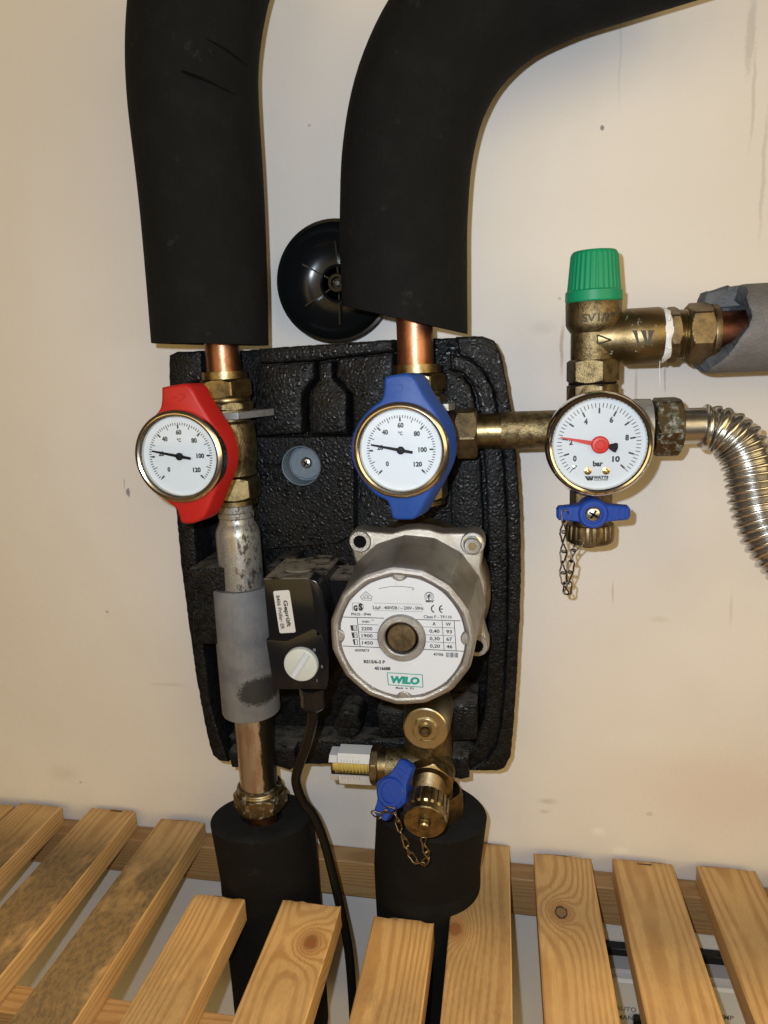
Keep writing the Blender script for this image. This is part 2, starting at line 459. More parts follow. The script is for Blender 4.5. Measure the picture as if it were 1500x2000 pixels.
class G:
    def __init__(s): s.v = []; s.f = []

    def add(s, vs, fs):
        o = len(s.v); s.v += [tuple(map(float, p)) for p in vs]; s.f += [tuple(i + o for i in f) for f in fs]

    def rings(s, rings, close0=True, close1=True, wrap=False):
        n = len(rings[0]); vs = [p for r in rings for p in r]; fs = []
        m = len(rings)
        for i in range(m if wrap else m - 1):
            a, b = i * n, ((i + 1) % m) * n
            for j in range(n): fs.append((a + j, a + (j + 1) % n, b + (j + 1) % n, b + j))
        if not wrap:
            if close0: fs.append(tuple(range(n - 1, -1, -1)))
            if close1: fs.append(tuple((m - 1) * n + j for j in range(n)))
        s.add(vs, fs); return s

    def lathe(s, prof, org, ax=UZ, seg=48, fn=None, u=None):
        """prof: (radius, height along ax); fn(theta, r, h) -> radius"""
        org = np.asarray(org, float); ax = nrm(ax)
        if u is None: u, v = perp(ax)
        else: u = nrm(np.asarray(u, float) - ax * np.dot(u, ax)); v = np.cross(ax, u)
        R = []
        for (r, h) in prof:
            R.append([org + ax * h + (u * math.cos(t) + v * math.sin(t)) * (max(1e-3, fn(t, r, h)) if fn else max(r, 1e-3))
                      for t in (2 * PI * j / seg for j in range(seg))])
        return s.rings(R)

    def cyl(s, p0, p1, r, seg=40, ch=.5):
        p0 = np.asarray(p0, float); p1 = np.asarray(p1, float); L = np.linalg.norm(p1 - p0)
        ch = min(ch, r * .45, L * .45)
        return s.lathe([(r - ch, 0), (r, ch), (r, L - ch), (r - ch, L)], p0, p1 - p0, seg)

    def nut(s, p0, p1, circ, sides=6, phase=0., ch=None, u=None, cone=True):
        p0 = np.asarray(p0, float); p1 = np.asarray(p1, float); L = np.linalg.norm(p1 - p0)
        inr = circ * math.cos(PI / sides); k = 2 * PI / sides
        cc = ch if ch is not None else (circ - inr) * .75

        def fn(t, r, h):
            a = (t + phase) % k - k / 2
            return min(inr / math.cos(a), r)
        pr = []
        n = 5
        for i in range(n + 1):
            f = i / n; pr.append((inr * .985 + (circ * .985 - inr * .985) * f, cc * f))
        for i in range(n + 1):
            f = 1 - i / n; pr.append((inr * .985 + (circ * .985 - inr * .985) * f, L - cc * f))
        return s.lathe(pr, p0, p1 - p0, 96, fn, u)

    def tube(s, path, rad, seg=20, caps=True):
        P = [np.asarray(p, float) for p in path]; n = len(P)
        T = [nrm(P[min(i + 1, n - 1)] - P[max(i - 1, 0)]) for i in range(n)]
        u, _ = perp(T[0]); R = []
        for i in range(n):
            u = nrm(u - T[i] * np.dot(u, T[i])); v = np.cross(T[i], u)
            r = rad[i] if hasattr(rad, '__len__') else rad
            R.append([P[i] + (u * math.cos(t) + v * math.sin(t)) * r for t in (2 * PI * j / seg for j in range(seg))])
        return s.rings(R, caps, caps)

    def loop(s, path, r, seg=8):
        """closed wire"""
        P = [np.asarray(p, float) for p in path]; n = len(P); R = []
        c = sum(P) / n; up = nrm(np.cross(P[0] - c, P[n // 4] - c))
        for i in range(n):
            T = nrm(P[(i + 1) % n] - P[i - 1]); u = nrm(np.cross(T, up)); v = np.cross(T, u)
            R.append([P[i] + (u * math.cos(t) + v * math.sin(t)) * r for t in (2 * PI * j / seg for j in range(seg))])
        return s.rings(R, wrap=True)

    def loft(s, front, back, ch=0.):
        """front and back: matching outlines (3-D points); ch chamfers the front edge"""
        f = [np.asarray(p, float) for p in front]; b = [np.asarray(p, float) for p in back]
        if ch:
            c = sum(f) / len(f); d = nrm(sum(f) / len(f) - sum(b) / len(b))
            f2 = inset(f, ch); R = [b, [p - d * ch for p in f], [p - d * ch * .3 + (q - p) * .35 for p, q in zip(f, f2)], f2]
        else: R = [b, f]
        return s.rings(R)

    def slab(s, pts, y0, y1, ch=.6):
        """outline pts (X,Z) extruded from y0 out to y1"""
        return s.loft([np.array([p[0], y1, p[1]]) for p in pts], [np.array([p[0], y0, p[1]]) for p in pts], ch)

    def box(s, lo, hi, ch=.6):
        lo = np.asarray(lo, float); hi = np.asarray(hi, float)
        c = min(ch, *(abs(hi - lo) * .45))
        p = lambda y, i: [np.array([x, y, z]) for x, z in ((lo[0] + i, lo[2] + i), (hi[0] - i, lo[2] + i), (hi[0] - i, hi[2] - i), (lo[0] + i, hi[2] - i))]
        # eight-sided ring so the upright edges are chamfered too

        def oc(y, i):
            x0, x1, z0, z1 = lo[0] + i, hi[0] - i, lo[2] + i, hi[2] - i
            return [np.array([x, y, z]) for x, z in ((x0 + c, z0), (x1 - c, z0), (x1, z0 + c), (x1, z1 - c), (x1 - c, z1), (x0 + c, z1), (x0, z1 - c), (x0, z0 + c))]
        return s.rings([oc(lo[1], c), oc(lo[1] + c, 0), oc(hi[1] - c, 0), oc(hi[1], c)])

    def build(s, name, mat, parent=None, sharp=35, label=None):
        off = np.array(parent['_o']) if parent is not None else np.zeros(3)
        me = bpy.data.meshes.new(name)
        me.from_pydata([((p[0] - off[0]) / 1000, -(p[1] - off[1]) / 1000, (p[2] - off[2]) / 1000) for p in s.v], [], s.f)
        bm = bmesh.new(); bm.from_mesh(me)
        bmesh.ops.remove_doubles(bm, verts=bm.verts, dist=1e-7)
        bmesh.ops.recalc_face_normals(bm, faces=bm.faces); bm.to_mesh(me); bm.free()
        return link(name, me, mat, parent, sharp, label)


def link(name, me, mat, parent=None, sharp=35, label=None):
    me.materials.clear(); me.materials.append(MAT[mat] if isinstance(mat, str) else mat)
    me.polygons.foreach_set('use_smooth', [True] * len(me.polygons))
    me.set_sharp_from_angle(angle=math.radians(sharp))
    o = bpy.data.objects.new(name, me); C.objects.link(o)
    if parent is not None:
        root = parent
        o.parent = root
        if '_o' not in o: o['_o'] = list(parent['_o'])
    if label: o['label'] = label
    return o


def inset(P, d):
    n = len(P); out = []
    nn = np.zeros(3)
    for i in range(n): nn += np.cross(P[i], P[(i + 1) % n])
    nn = nrm(nn)
    for i in range(n):
        e0 = nrm(P[i] - P[i - 1]) if np.linalg.norm(P[i] - P[i - 1]) > 1e-6 else np.zeros(3)
        e1 = nrm(P[(i + 1) % n] - P[i]) if np.linalg.norm(P[(i + 1) % n] - P[i]) > 1e-6 else e0
        b = np.cross(nn, e0) + np.cross(nn, e1); l = np.linalg.norm(b)
        b = b / l if l > 1e-6 else np.zeros(3)
        cosh = max(.45, np.dot(b, np.cross(nn, e0))); out.append(P[i] + b * d / cosh)
    return out


def thing(name, label, cat, org, group=None):
    o = bpy.data.objects.new(name, None); C.objects.link(o); o.empty_display_size = .01
    o.location = (org[0] / 1000, -org[1] / 1000, org[2] / 1000); o['_o'] = [float(x) for x in org]
    o['label'] = label; o['category'] = cat
    if group: o['group'] = group
    return o


def tag(o, label, cat, group=None):
    o['label'] = label; o['category'] = cat
    if group: o['group'] = group
    return o


def spline(pts, n):
    """Catmull-Rom through pts, n samples per span"""
    P = [np.asarray(p, float) for p in pts]; P = [2 * P[0] - P[1]] + P + [2 * P[-1] - P[-2]]; out = []
    for i in range(1, len(P) - 2):
        a, b, c, d = P[i - 1:i + 3]
        for j in range(n):
            t = j / n
            out.append(.5 * (2 * b + (c - a) * t + (2 * a - 5 * b + 4 * c - d) * t * t + (3 * b - a - 3 * c + d) * t ** 3))
    out.append(P[-2]); return out


def resample(P, step, closed=True):
    P = [np.asarray(p, float) for p in P]; Q = P + [P[0]] if closed else P
    out = []
    for a, b in zip(Q[:-1], Q[1:]):
        L = np.linalg.norm(b - a); n = max(1, int(L / step))
        out += [a + (b - a) * i / n for i in range(n)]
    if not closed: out.append(Q[-1])
    return out


# flat print: 2-D pieces laid on a face (org, u right, v up), lifted by `lift` mm
class Print:
    def __init__(s, org, u=UX, v=UZ, lift=.12):
        s.o = np.asarray(org, float); s.u = nrm(u); s.v = nrm(v); s.n = nrm(np.cross(s.v, s.u)); s.lift = lift; s.g = G()
        if s.n[1] < 0: s.n = -s.n

    def P(s, a, b, c=0.): return s.o + s.u * a + s.v * b + s.n * (s.lift + c)

    def poly(s, pts): s.g.add([s.P(*p) for p in pts], [tuple(range(len(pts)))]); return s

    def line(s, a, b, wd):
        a = np.array(a, float); b = np.array(b, float); d = b - a; d /= np.linalg.norm(d); n = np.array([-d[1], d[0]]) * wd / 2
        return s.poly([a - n, b - n, b + n, a + n])

    def pline(s, pts, wd):
        for a, b in zip(pts[:-1], pts[1:]): s.line(a, b, wd)
        return s

    def arc(s, c, r, a0, a1, wd, n=24):
        a = [math.radians(a0 + (a1 - a0) * i / n) for i in range(n + 1)]
        for i in range(n):
            s.poly([(c[0] + (r - wd / 2) * math.cos(a[i]), c[1] + (r - wd / 2) * math.sin(a[i])), (c[0] + (r + wd / 2) * math.cos(a[i]), c[1] + (r + wd / 2) * math.sin(a[i])),
                    (c[0] + (r + wd / 2) * math.cos(a[i + 1]), c[1] + (r + wd / 2) * math.sin(a[i + 1])), (c[0] + (r - wd / 2) * math.cos(a[i + 1]), c[1] + (r - wd / 2) * math.sin(a[i + 1]))])
        return s

    def text(s, txt, c, h, width=None, bold=0., rot=0., shear=0.):
        bold = bold + .022
        vs, fs = text_mesh(txt, bold, shear)
        x0, x1 = min(p[0] for p in vs), max(p[0] for p in vs)
        k = h / .73; kx = k if width is None else width / (x1 - x0)
        ca, sa = math.cos(rot), math.sin(rot)
        out = []
        for (x, y) in vs:
            X = (x - (x0 + x1) / 2) * kx; Y = (y - .365) * k
            out.append(s.P(c[0] + X * ca - Y * sa, c[1] + X * sa + Y * ca))
        s.g.add(out, fs); return s

    def build(s, name, mat, parent): return s.g.build(name, mat, parent)


_tm = {}


def text_mesh(txt, bold=0., shear=0.):
    key = (txt, bold, shear)
    if key not in _tm:
        cu = bpy.data.curves.new('lettering', 'FONT'); cu.body = txt; cu.size = 1; cu.offset = bold; cu.shear = shear; cu.resolution_u = 3
        o = bpy.data.objects.new('lettering', cu); C.objects.link(o)
        bpy.context.view_layer.update()
        ev = o.evaluated_get(bpy.context.evaluated_depsgraph_get()); me = ev.to_mesh()
        vs = [(v.co.x, v.co.y) for v in me.vertices]; fs = [tuple(p.vertices) for p in me.polygons]
        ev.to_mesh_clear(); bpy.data.objects.remove(o); bpy.data.curves.remove(cu)
        _tm[key] = (vs, fs)
    return _tm[key]


# ------------------------------------------------------------------ the setting: the wall
MAT['wall'] = mk_wall()
g = G(); nx, nz = 60, 60
for i in range(nx + 1):
    for j in range(nz + 1): g.v.append((-900 + 1800 * i / nx, 0., -1000 + 1800 * j / nz))
for i in range(nx):
    for j in range(nz):
        a = i * (nz + 1) + j; g.f.append((a, a + nz + 1, a + nz + 2, a + 1))
wall = g.build('wall', 'wall'); wall['kind'] = 'structure'; wall['label'] = 'cream painted plaster wall behind the pipework, scuffed and dripped on'

XL, XP, XR, YA = -183.0, -54.5, 53.0, 70.0      # the two pipe lines, the riser, and how far they stand off the wall


def zl(py, Y=YA): return A(460, py, Y)[2]


def zax(x, py, Y=YA):
    """height of the point on the vertical axis (x, Y) that is seen at row py"""
    px = 750.
    for _ in range(6):
        p = A(px, py, Y); px += (x - p[0]) / .34
    return A(px, py, Y)[2]


# ------------------------------------------------------------------ slatted shelf
SH_K = -0.030                                    # the shelf dips a little to the right


def sh_z(x): return -386.5 + SH_K * x


def on_shelf(px, py, dz=0.):
    d = RC.T @ np.array([(px - 750) / FPX, -(py - 1000) / FPX, -1.])
    # (t d.z) = z0 + k (t d.x)
    t = (-386.5 + dz) / 1000. / (d[2] - SH_K * d[0])
    return np.array([t * d[0] * 1000, (DCAM - t * d[1]) * 1000, t * d[2] * 1000])


shelf = thing('slatted_shelf', 'pine slatted shelf below the pump, slats cut short round the lagged pipes', 'shelf', (0, 0, sh_z(0) - 18))
TH = 18.
rnd = random.Random(3)


def slat(pl, pr, mat, label=None, y0=None, near=430.):
    a, b = on_shelf(*pl), on_shelf(*pr)
    y0 = max(2.0, (a[1] + b[1]) / 2) if y0 is None else y0
    # the edges run square to the wall
    xl, xr = a[0], b[0]; xc = (xl + xr) / 2; zc = sh_z(xc); wd = xr - xl
    g = G(); NX = 9; c = .9
    ys = [0, 1.2] + [6 + (near - y0 - 6) * i / 14 for i in range(15)]
    R = []
    jig = [rnd.uniform(-.9, .9) for _ in range(40)]
    for iy, y in enumerate(ys):
        e = .5 if iy == 0 else 0.
        wob = math.sin(y * .02 + xc) * .35
        ring = []
        tops = [-wd / 2 + c + (wd - 2 * c) * i / NX for i in range(NX + 1)]
        for i, x in enumerate(tops): ring.append((x, 0 - e))
        ring += [(wd / 2, -c), (wd / 2 - .2, -TH / 2), (wd / 2, -TH + c)]
        for x in reversed(tops): ring.append((x, -TH + e))
        ring += [(-wd / 2, -TH + c), (-wd / 2 + .2, -TH / 2), (-wd / 2, -c)]
        R.append([np.array([x + wob, y + (jig[i % 40] * (1.0 if iy == 0 else .15) if iy < 2 else 0), z + SH_K * x]) for i, (x, z) in enumerate(ring)])
    g.rings(R)
    me = bpy.data.meshes.new('slat')
    me.from_pydata([(p[0] / 1000, -p[1] / 1000, p[2] / 1000) for p in g.v], [], g.f)
    bm = bmesh.new(); bm.from_mesh(me); bmesh.ops.recalc_face_normals(bm, faces=bm.faces)
    # local y must grow away from the wall for the grain, so mirror the texture by turning the slat half round
    bm.to_mesh(me); bm.free()
    o = link('slat', me, mat, shelf, 30, label)
    o.location = (xc / 1000, -y0 / 1000, (zc - (sh_z(0) - 18)) / 1000)
    return o


def staple(o, dx, dy):
    g = G(); g.box((dx - 5.5, dy - .5, -.5), (dx + 5.5, dy + .5, .35), .2)
    me_ = g.build('staple', 'staple')
    me_.parent = o
    return me_


def W(name, **k):
    kn = k.get('knot')
    if kn: k['knot'] = (kn[0], -kn[1], kn[2], kn[3])
    return mk_wood(name, **k)


# grain is written in the slat's own frame, where -y runs away from the wall
_mk = mk_wood


def mk_wood_flip(*a, **k):
    return _mk(*a, **k)


wood_dirty = mk_wood('pine_dirty', dirt=1.)
wood_mid = mk_wood('pine_worn', dirt=.5)
wood_clean = mk_wood('pine_clean', dirt=.30, spacing=2.7)
wood_swirl = mk_wood('pine_swirl', knot=(9.5, -36., 4.2, False), dirt=.36)
wood_knot = mk_wood('pine_knot', knot=(-5.5, -62., 4.0, True), dirt=.28)
wood_flame = mk_wood('pine_flame', knot=(-17., -95., 4.0, False), dirt=.5, spacing=3.4)
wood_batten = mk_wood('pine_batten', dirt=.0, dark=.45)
slat((-60, 1566), (30, 1570), wood_dirty)
slat((37, 1570), (125, 1572), wood_dirty)
staple(slat((177, 1578), (267, 1582), wood_dirty, 'pine slat with a grimy grey top'), 4, 2.5)
slat((312, 1601), (402, 1602), wood_dirty)
slat((377, 1749), (480, 1752), wood_mid, 'short pine slat cut off in front of the left lagged pipe')
slat((549, 1761), (666, 1764), wood_swirl, 'short pine slat with a pale swirling knot')
slat((728, 1794), (847, 1796), wood_mid, 'short cracked pine slat cut off in front of the right lagged pipe')
slat((893, 1645), (996, 1646), wood_flame, 'pine slat notched round the right lagged pipe')
slat((1043, 1669), (1154, 1672), wood_knot, 'pine slat with a black ringed knot')
staple(slat((1196, 1679), (1312, 1684), wood_clean), 1, 4)
slat((1360, 1690), (1474, 1699), wood_clean)
slat((1530, 1700), (1640, 1708), wood_clean)


def batten(y0, y1, h, x0, x1):
    g = G()
    L = x1 - x0; n = 10; R = []
    for i in range(n + 1):
        x = -L / 2 + L * i / n
        R.append([np.array([x, y, z + SH_K * x]) for y, z in ((-(y1 - y0) / 2, -.8), (-(y1 - y0) / 2 + .8, 0), ((y1 - y0) / 2 - .8, 0), ((y1 - y0) / 2, -.8), ((y1 - y0) / 2, -h), (-(y1 - y0) / 2, -h))])
    g.rings(R)
    # grain runs along the batten: build it along local y
    me = bpy.data.meshes.new('batten')
    me.from_pydata([(p[1] / 1000, p[0] / 1000, p[2] / 1000) for p in g.v], [], g.f)
    bm = bmesh.new(); bm.from_mesh(me); bmesh.ops.recalc_face_normals(bm, faces=bm.faces); bm.to_mesh(me); bm.free()
    o = link('batten', me, wood_batten, shelf, 30)
    o.rotation_euler = (0, 0, -PI / 2)
    xc = (x0 + x1) / 2
    o.location = (xc / 1000, -(y0 + y1) / 2000, (sh_z(xc) - TH - .3 - (sh_z(0) - 18)) / 1000)
    return o


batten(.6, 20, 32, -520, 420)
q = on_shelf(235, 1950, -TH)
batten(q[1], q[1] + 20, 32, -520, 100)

# ------------------------------------------------------------------ control box below the shelf
pb = A(1240, 1905, 26)
cb = thing('control_box', 'white control box under the right end of the shelf, marked AUTO', 'control box', (pb[0], 0, pb[2] - 130))
x0, x1, zt = A(1150, 1930, 30)[0] + 12, 330., pb[2]
G().box((x0, 1, zt - 190), (x1, 24, zt + 1), 2).build('case', 'case_grey', cb)
G().box((x0 - 1.5, 15, zt - 190), (x1, 30, zt - 2), 2).build('front_panel', 'case', cb)
zb = A(1240, 1868, 8)[2]
G().box((x0 - 6, .6, zb - 8), (x1, 9, zb + 7), 1).build('dark_band', 'black_plastic', cb)
pr = Print((0, 30, 0), lift=.15)
p = A(1222, 1970, 30); pr.text('AUTO', (p[0], p[2]), 4.2); pr.build('lettering', 'ink_grey', cb); pr = Print((0, 30, 0), lift=.15); p2 = A(1224, 1987, 30); pr.text('MAN.', (p2[0] - .5, p2[2]), 4.2)
pr.build('lettering', 'ink_grey', cb); pr = Print((0, 30, 0), lift=.15); p3 = A(1422, 1987, 30); pr.text('PUMP', (p3[0] - 3, p3[2]), 4.2)
pr.build('lettering', 'ink_grey', cb)
p = A(1246, 1992, 31); G().box((p[0] - 4, 30.5, p[2] - 22), (p[0] + 6, 36, p[2] + 6), 1.2).build('toggle', 'black_plastic', cb)

# ------------------------------------------------------------------ bead-foam back shell
shell = thing('insulation_shell', 'black bead-foam back shell of the pump station, fixed flat to the wall', 'insulation shell', (-110, 0, -130))


def PX(pts, Y): return [(A(x, y, Y)[0], A(x, y, Y)[2]) for x, y in pts]


def beady(pts, amt=.35, step=2.6):
    P = resample([np.array(p) for p in pts], step); out = []
    for i, p in enumerate(P):
        d = P[(i + 1) % len(P)] - P[i - 1]; l = np.linalg.norm(d)
        n = np.array([-d[1], d[0]]) / l if l > 0 else np.zeros(2)
        out.append(p + n * rnd.uniform(-amt, amt))
    return [tuple(p) for p in out]


YR = 64.
OUT = [(330, 694), (345, 687), (500, 680), (770, 662), (880, 656), (942, 656), (965, 665), (978, 690), (992, 760), (1003, 830), (1010, 900), (1016, 1000), (1018, 1100),
       (1016, 1200), (1010, 1320), (1003, 1420), (997, 1480), (985, 1502), (970, 1507), (921, 1506), (919, 1521), (900, 1525), (884, 1520), (870, 1500), (800, 1498),
       (650, 1493), (590, 1494), (572, 1508), (535, 1497), (500, 1501), (462, 1503), (450, 1500), (447, 1490), (428, 1487), (415, 1476), (408, 1455), (395, 1395), (380, 1310), (365, 1200), (352, 1100),
       (343, 1000), (336, 900), (331, 800), (329, 720)]
og = PX(OUT, YR)
G().slab(beady(og), 1.5, 34, 1.2).build('back_plate', 'epp', shell, 40)


def piece(name, pts, Y, y0=33.5, ch=1.4, amt=.25):
    return G().slab(beady(PX(pts, Y), amt), y0, Y, ch).build(name, 'epp', shell, 40)


piece('rim', [(330, 694), (345, 687), (392, 685), (393, 742), (372, 750), (371, 900), (376, 1000), (385, 1120), (396, 1250), (410, 1370), (428, 1440), (446, 1489), (428, 1487), (415, 1476), (408, 1455), (395, 1395), (380, 1310), (365, 1200), (352, 1100), (343, 1000), (336, 900), (331, 800), (329, 720)], 64)
# right rim in steps: outer strip, inner band, corner bends
piece('rim', [(890, 657), (942, 656), (965, 665), (978, 690), (992, 760), (1003, 830), (1010, 900), (1016, 1000), (1018, 1100), (1016, 1200), (1010, 1320), (1003, 1420), (997, 1480), (985, 1502), (970, 1507), (921, 1506),
              (948, 1490), (968, 1462), (978, 1420), (986, 1340), (991, 1220), (992, 1100), (990, 1000), (984, 900), (976, 830), (970, 790), (962, 755), (945, 725), (920, 703), (897, 694)], 64)
piece('rim_step', [(878, 690), (897, 694), (920, 703), (945, 725), (962, 755), (970, 790), (976, 830), (984, 900), (990, 1000), (992, 1100), (991, 1220), (986, 1340), (978, 1420), (968, 1462), (948, 1490), (921, 1506),
                   (895, 1500), (893, 1470), (925, 1455), (945, 1400), (952, 1300), (955, 1150), (952, 1020), (946, 900), (937, 815), (932, 775), (920, 747), (902, 728), (880, 722)], 60)
piece('rim_step', [(866, 727), (880, 727), (900, 733), (916, 752), (926, 778), (930, 815), (866, 815)], 63)
piece('lower_ledge', [(446, 1440), (560, 1445), (760, 1448), (790, 1450), (790, 1496), (650, 1493), (590, 1494), (535, 1497), (462, 1500)], 55)
piece('raised_panel', [(508, 712), (612, 706), (612, 738), (589, 768), (589, 846), (500, 852), (498, 760)], 57)
piece('raised_panel', [(660, 700), (768, 690), (768, 848), (691, 850), (688, 770), (657, 736)], 57)
piece('raised_panel', [(505, 681), (768, 663), (768, 686), (660, 698), (608, 704), (507, 710)], 62)
piece('bottle_relief', [(622, 707), (648, 706), (649, 738), (679, 769), (681, 849), (604, 849), (603, 770), (622, 742)], 52)
piece('bottle_relief', [(612, 764), (672, 764), (676, 772), (677, 846), (609, 846), (607, 772)], 59)
hc_ = A(588, 910, 51); hp_ = PX([(690, 854), (690, 1040), (660, 1060), (515, 1072), (505, 1000), (500, 905)], 51)
key = hp_ + [(hc_[0] - 14.2, hc_[2] + .02)] + [(hc_[0] - 14.2 * math.cos(a), hc_[2] + 14.2 * math.sin(a)) for a in (2 * PI * i / 48 for i in range(1, 48))] + [(hc_[0] - 14.2, hc_[2] - .4), (hp_[-1][0], hp_[-1][1] - .8)]
key = [(hp_[-1][0] - .2, hp_[-1][1] + .02)] + PX([(500, 856)], 51) + key[:5] + [(hp_[-1][0] - .2, hp_[-1][1] - .02)] + [(hc_[0] - 14.2 * math.cos(a), hc_[2] - 14.2 * math.sin(a)) for a in (2 * PI * i / 48 for i in range(1, 48))]
G().slab(key, 33.5, 51, 0).build('raised_panel', 'epp', shell, 40)
piece('raised_panel', [(516, 860), (546, 860), (550, 892), (520, 894)], 47)
piece('side_panel', [(880, 900), (938, 895), (944, 1020), (946, 1150), (890, 1150), (880, 1000)], 50)
# clamp that carries the left tube
piece('pipe_clamp', [(366, 1118), (372, 1110), (440, 1108), (440, 1256), (415, 1260), (378, 1258), (376, 1200), (388, 1190), (387, 1152), (368, 1148)], 84)
piece('pipe_clamp', [(520, 1108), (560, 1106), (566, 1258), (534, 1260)], 78)
piece('corner_block', [(877, 1377), (932, 1375), (933, 1440), (928, 1446), (880, 1448)], 74)
piece('corner_block', [(735, 1390), (790, 1390), (790, 1440), (742, 1442)], 66)
piece('bottom_tab', [(870, 1480), (915, 1478), (917, 1520), (900, 1524), (884, 1519)], 70)
piece('bottom_tab', [(444, 1470), (468, 1470), (470, 1500), (452, 1500)], 68)
piece('bottom_tab', [(530, 1460), (575, 1462), (578, 1495), (566, 1506), (538, 1497)], 66)
p = A(678, 1416, 62); G().lathe([(10.2, 33), (10.2, 61), (9.2, 62.4), (0, 62.4)], (p[0], 0, p[2]), UY, 40).build('round_boss', 'epp', shell)

# pale cup with the screw that holds the shell to the wall
p = A(588, 910, 51)
cup = thing('wall_fixing', 'pale grey plastic cup and screw sunk in the black shell between two dials', 'fixing', (p[0], 40, p[2]))
G().lathe([(14.0, 35), (14.0, 51.0), (13.6, 51.6), (13.2, 51.4), (12.9, 48), (12.4, 37), (0, 37)], (p[0], 0, p[2]), UY, 48).build('cup', 'cup', cup)
G().lathe([(11.6, 37), (11.6, 39.2), (10.9, 39.8), (0, 39.8)], (p[0] + .4, 0, p[2] + .3), UY, 40, lambda t, r, h: r - (.8 if (t % .5) < .05 else 0)).build('washer', 'cup', cup)


def cross_screw(org, ax, r, parent, name='screw', mat='screw'):
    """pan head with a recessed cross"""
    g = G(); g.lathe([(r, 0), (r, r * .25), (r * .86, r * .52), (r * .6, r * .66), (0, r * .70)], org, ax, 32)
    s = g.build(name, mat, parent)
    u, v = perp(ax); o = np.asarray(org, float) + nrm(ax) * r * .70; ax = nrm(ax)
    h = G()
    for k in range(2):
        d = nrm(u * math.cos(.6 + k * PI / 2) + v * math.sin(.6 + k * PI / 2)); n = np.cross(ax, d)
        for e in ((-1,), (1,)):
            pass
        h.add([o + d * a * r * .58 + n * b * r * .11 + ax * c for c in (-r * .2, .06) for a, b in ((-1, -1), (1, -1), (1, 1), (-1, 1))],
              [(0, 1, 2, 3), (4, 5, 6, 7), (0, 1, 5, 4), (1, 2, 6, 5), (2, 3, 7, 6), (3, 0, 4, 7)])
    h.build('cross_slot', 'black_matt', s)
    return s


cross_screw((p[0] + 1.2, 39.8, p[2] + .8), UY, 4.2, cup)

# ------------------------------------------------------------------ dished cover standing on the shell
p = A(655, 551, 20)
dish = thing('dished_cover', 'round dished black plastic cover standing on the shell behind the right lagged pipe', 'cover', (p[0], 0, p[2] - 41))
dc = np.array([p[0], 0, p[2]]); DR = 41.5
G().lathe([(0, 3), (14, 3), (26, 6), (36, 13), (DR - .6, 21.5), (DR, 22.5), (DR - .4, 24.), (DR - 2.4, 24.2), (DR - 3.2, 22.5), (34, 15.5), (27, 10.), (20, 8), (13, 7), (0, 7)], dc, UY, 96).build('dish', 'black_gloss', dish)
G().lathe([(13.0, 6.5), (13.0, 12.5), (12.0, 13), (11.2, 12.5), (11.2, 7)], dc, UY, 64).build('hub_ring', 'black_gloss', dish)
G().lathe([(6.6, 6.5), (6.6, 15.5), (6.0, 16), (4.2, 16), (3.8, 12), (0, 12)], dc, UY, 48).build('hub', 'black_gloss', dish)
for k in range(6):
    a = PI / 2 + k * PI / 3; d = np.array([math.cos(a), 0, math.sin(a)]); n = np.array([-d[2], 0, d[0]])
    gg = G(); r0, r1 = 6.2, 28.5
    gg.rings([[dc + d * r + n * s * .55 + UY * y for s, y in ((-1, yb), (1, yb), (1, yt), (-1, yt))] for r, yb, yt in ((r0, 6, 11), (13, 6, 11.5), (21, 7.5, 12.2), (r1, 10.5, 13.4))])
    gg.build('rib', 'black_gloss', dish)
G().lathe([(2.3, 12), (2.3, 13.6), (1.6, 14.3), (0, 14.4)], dc, UY, 24).build('screw', 'dark_screw', dish)

# ------------------------------------------------------------------ black pipe lagging


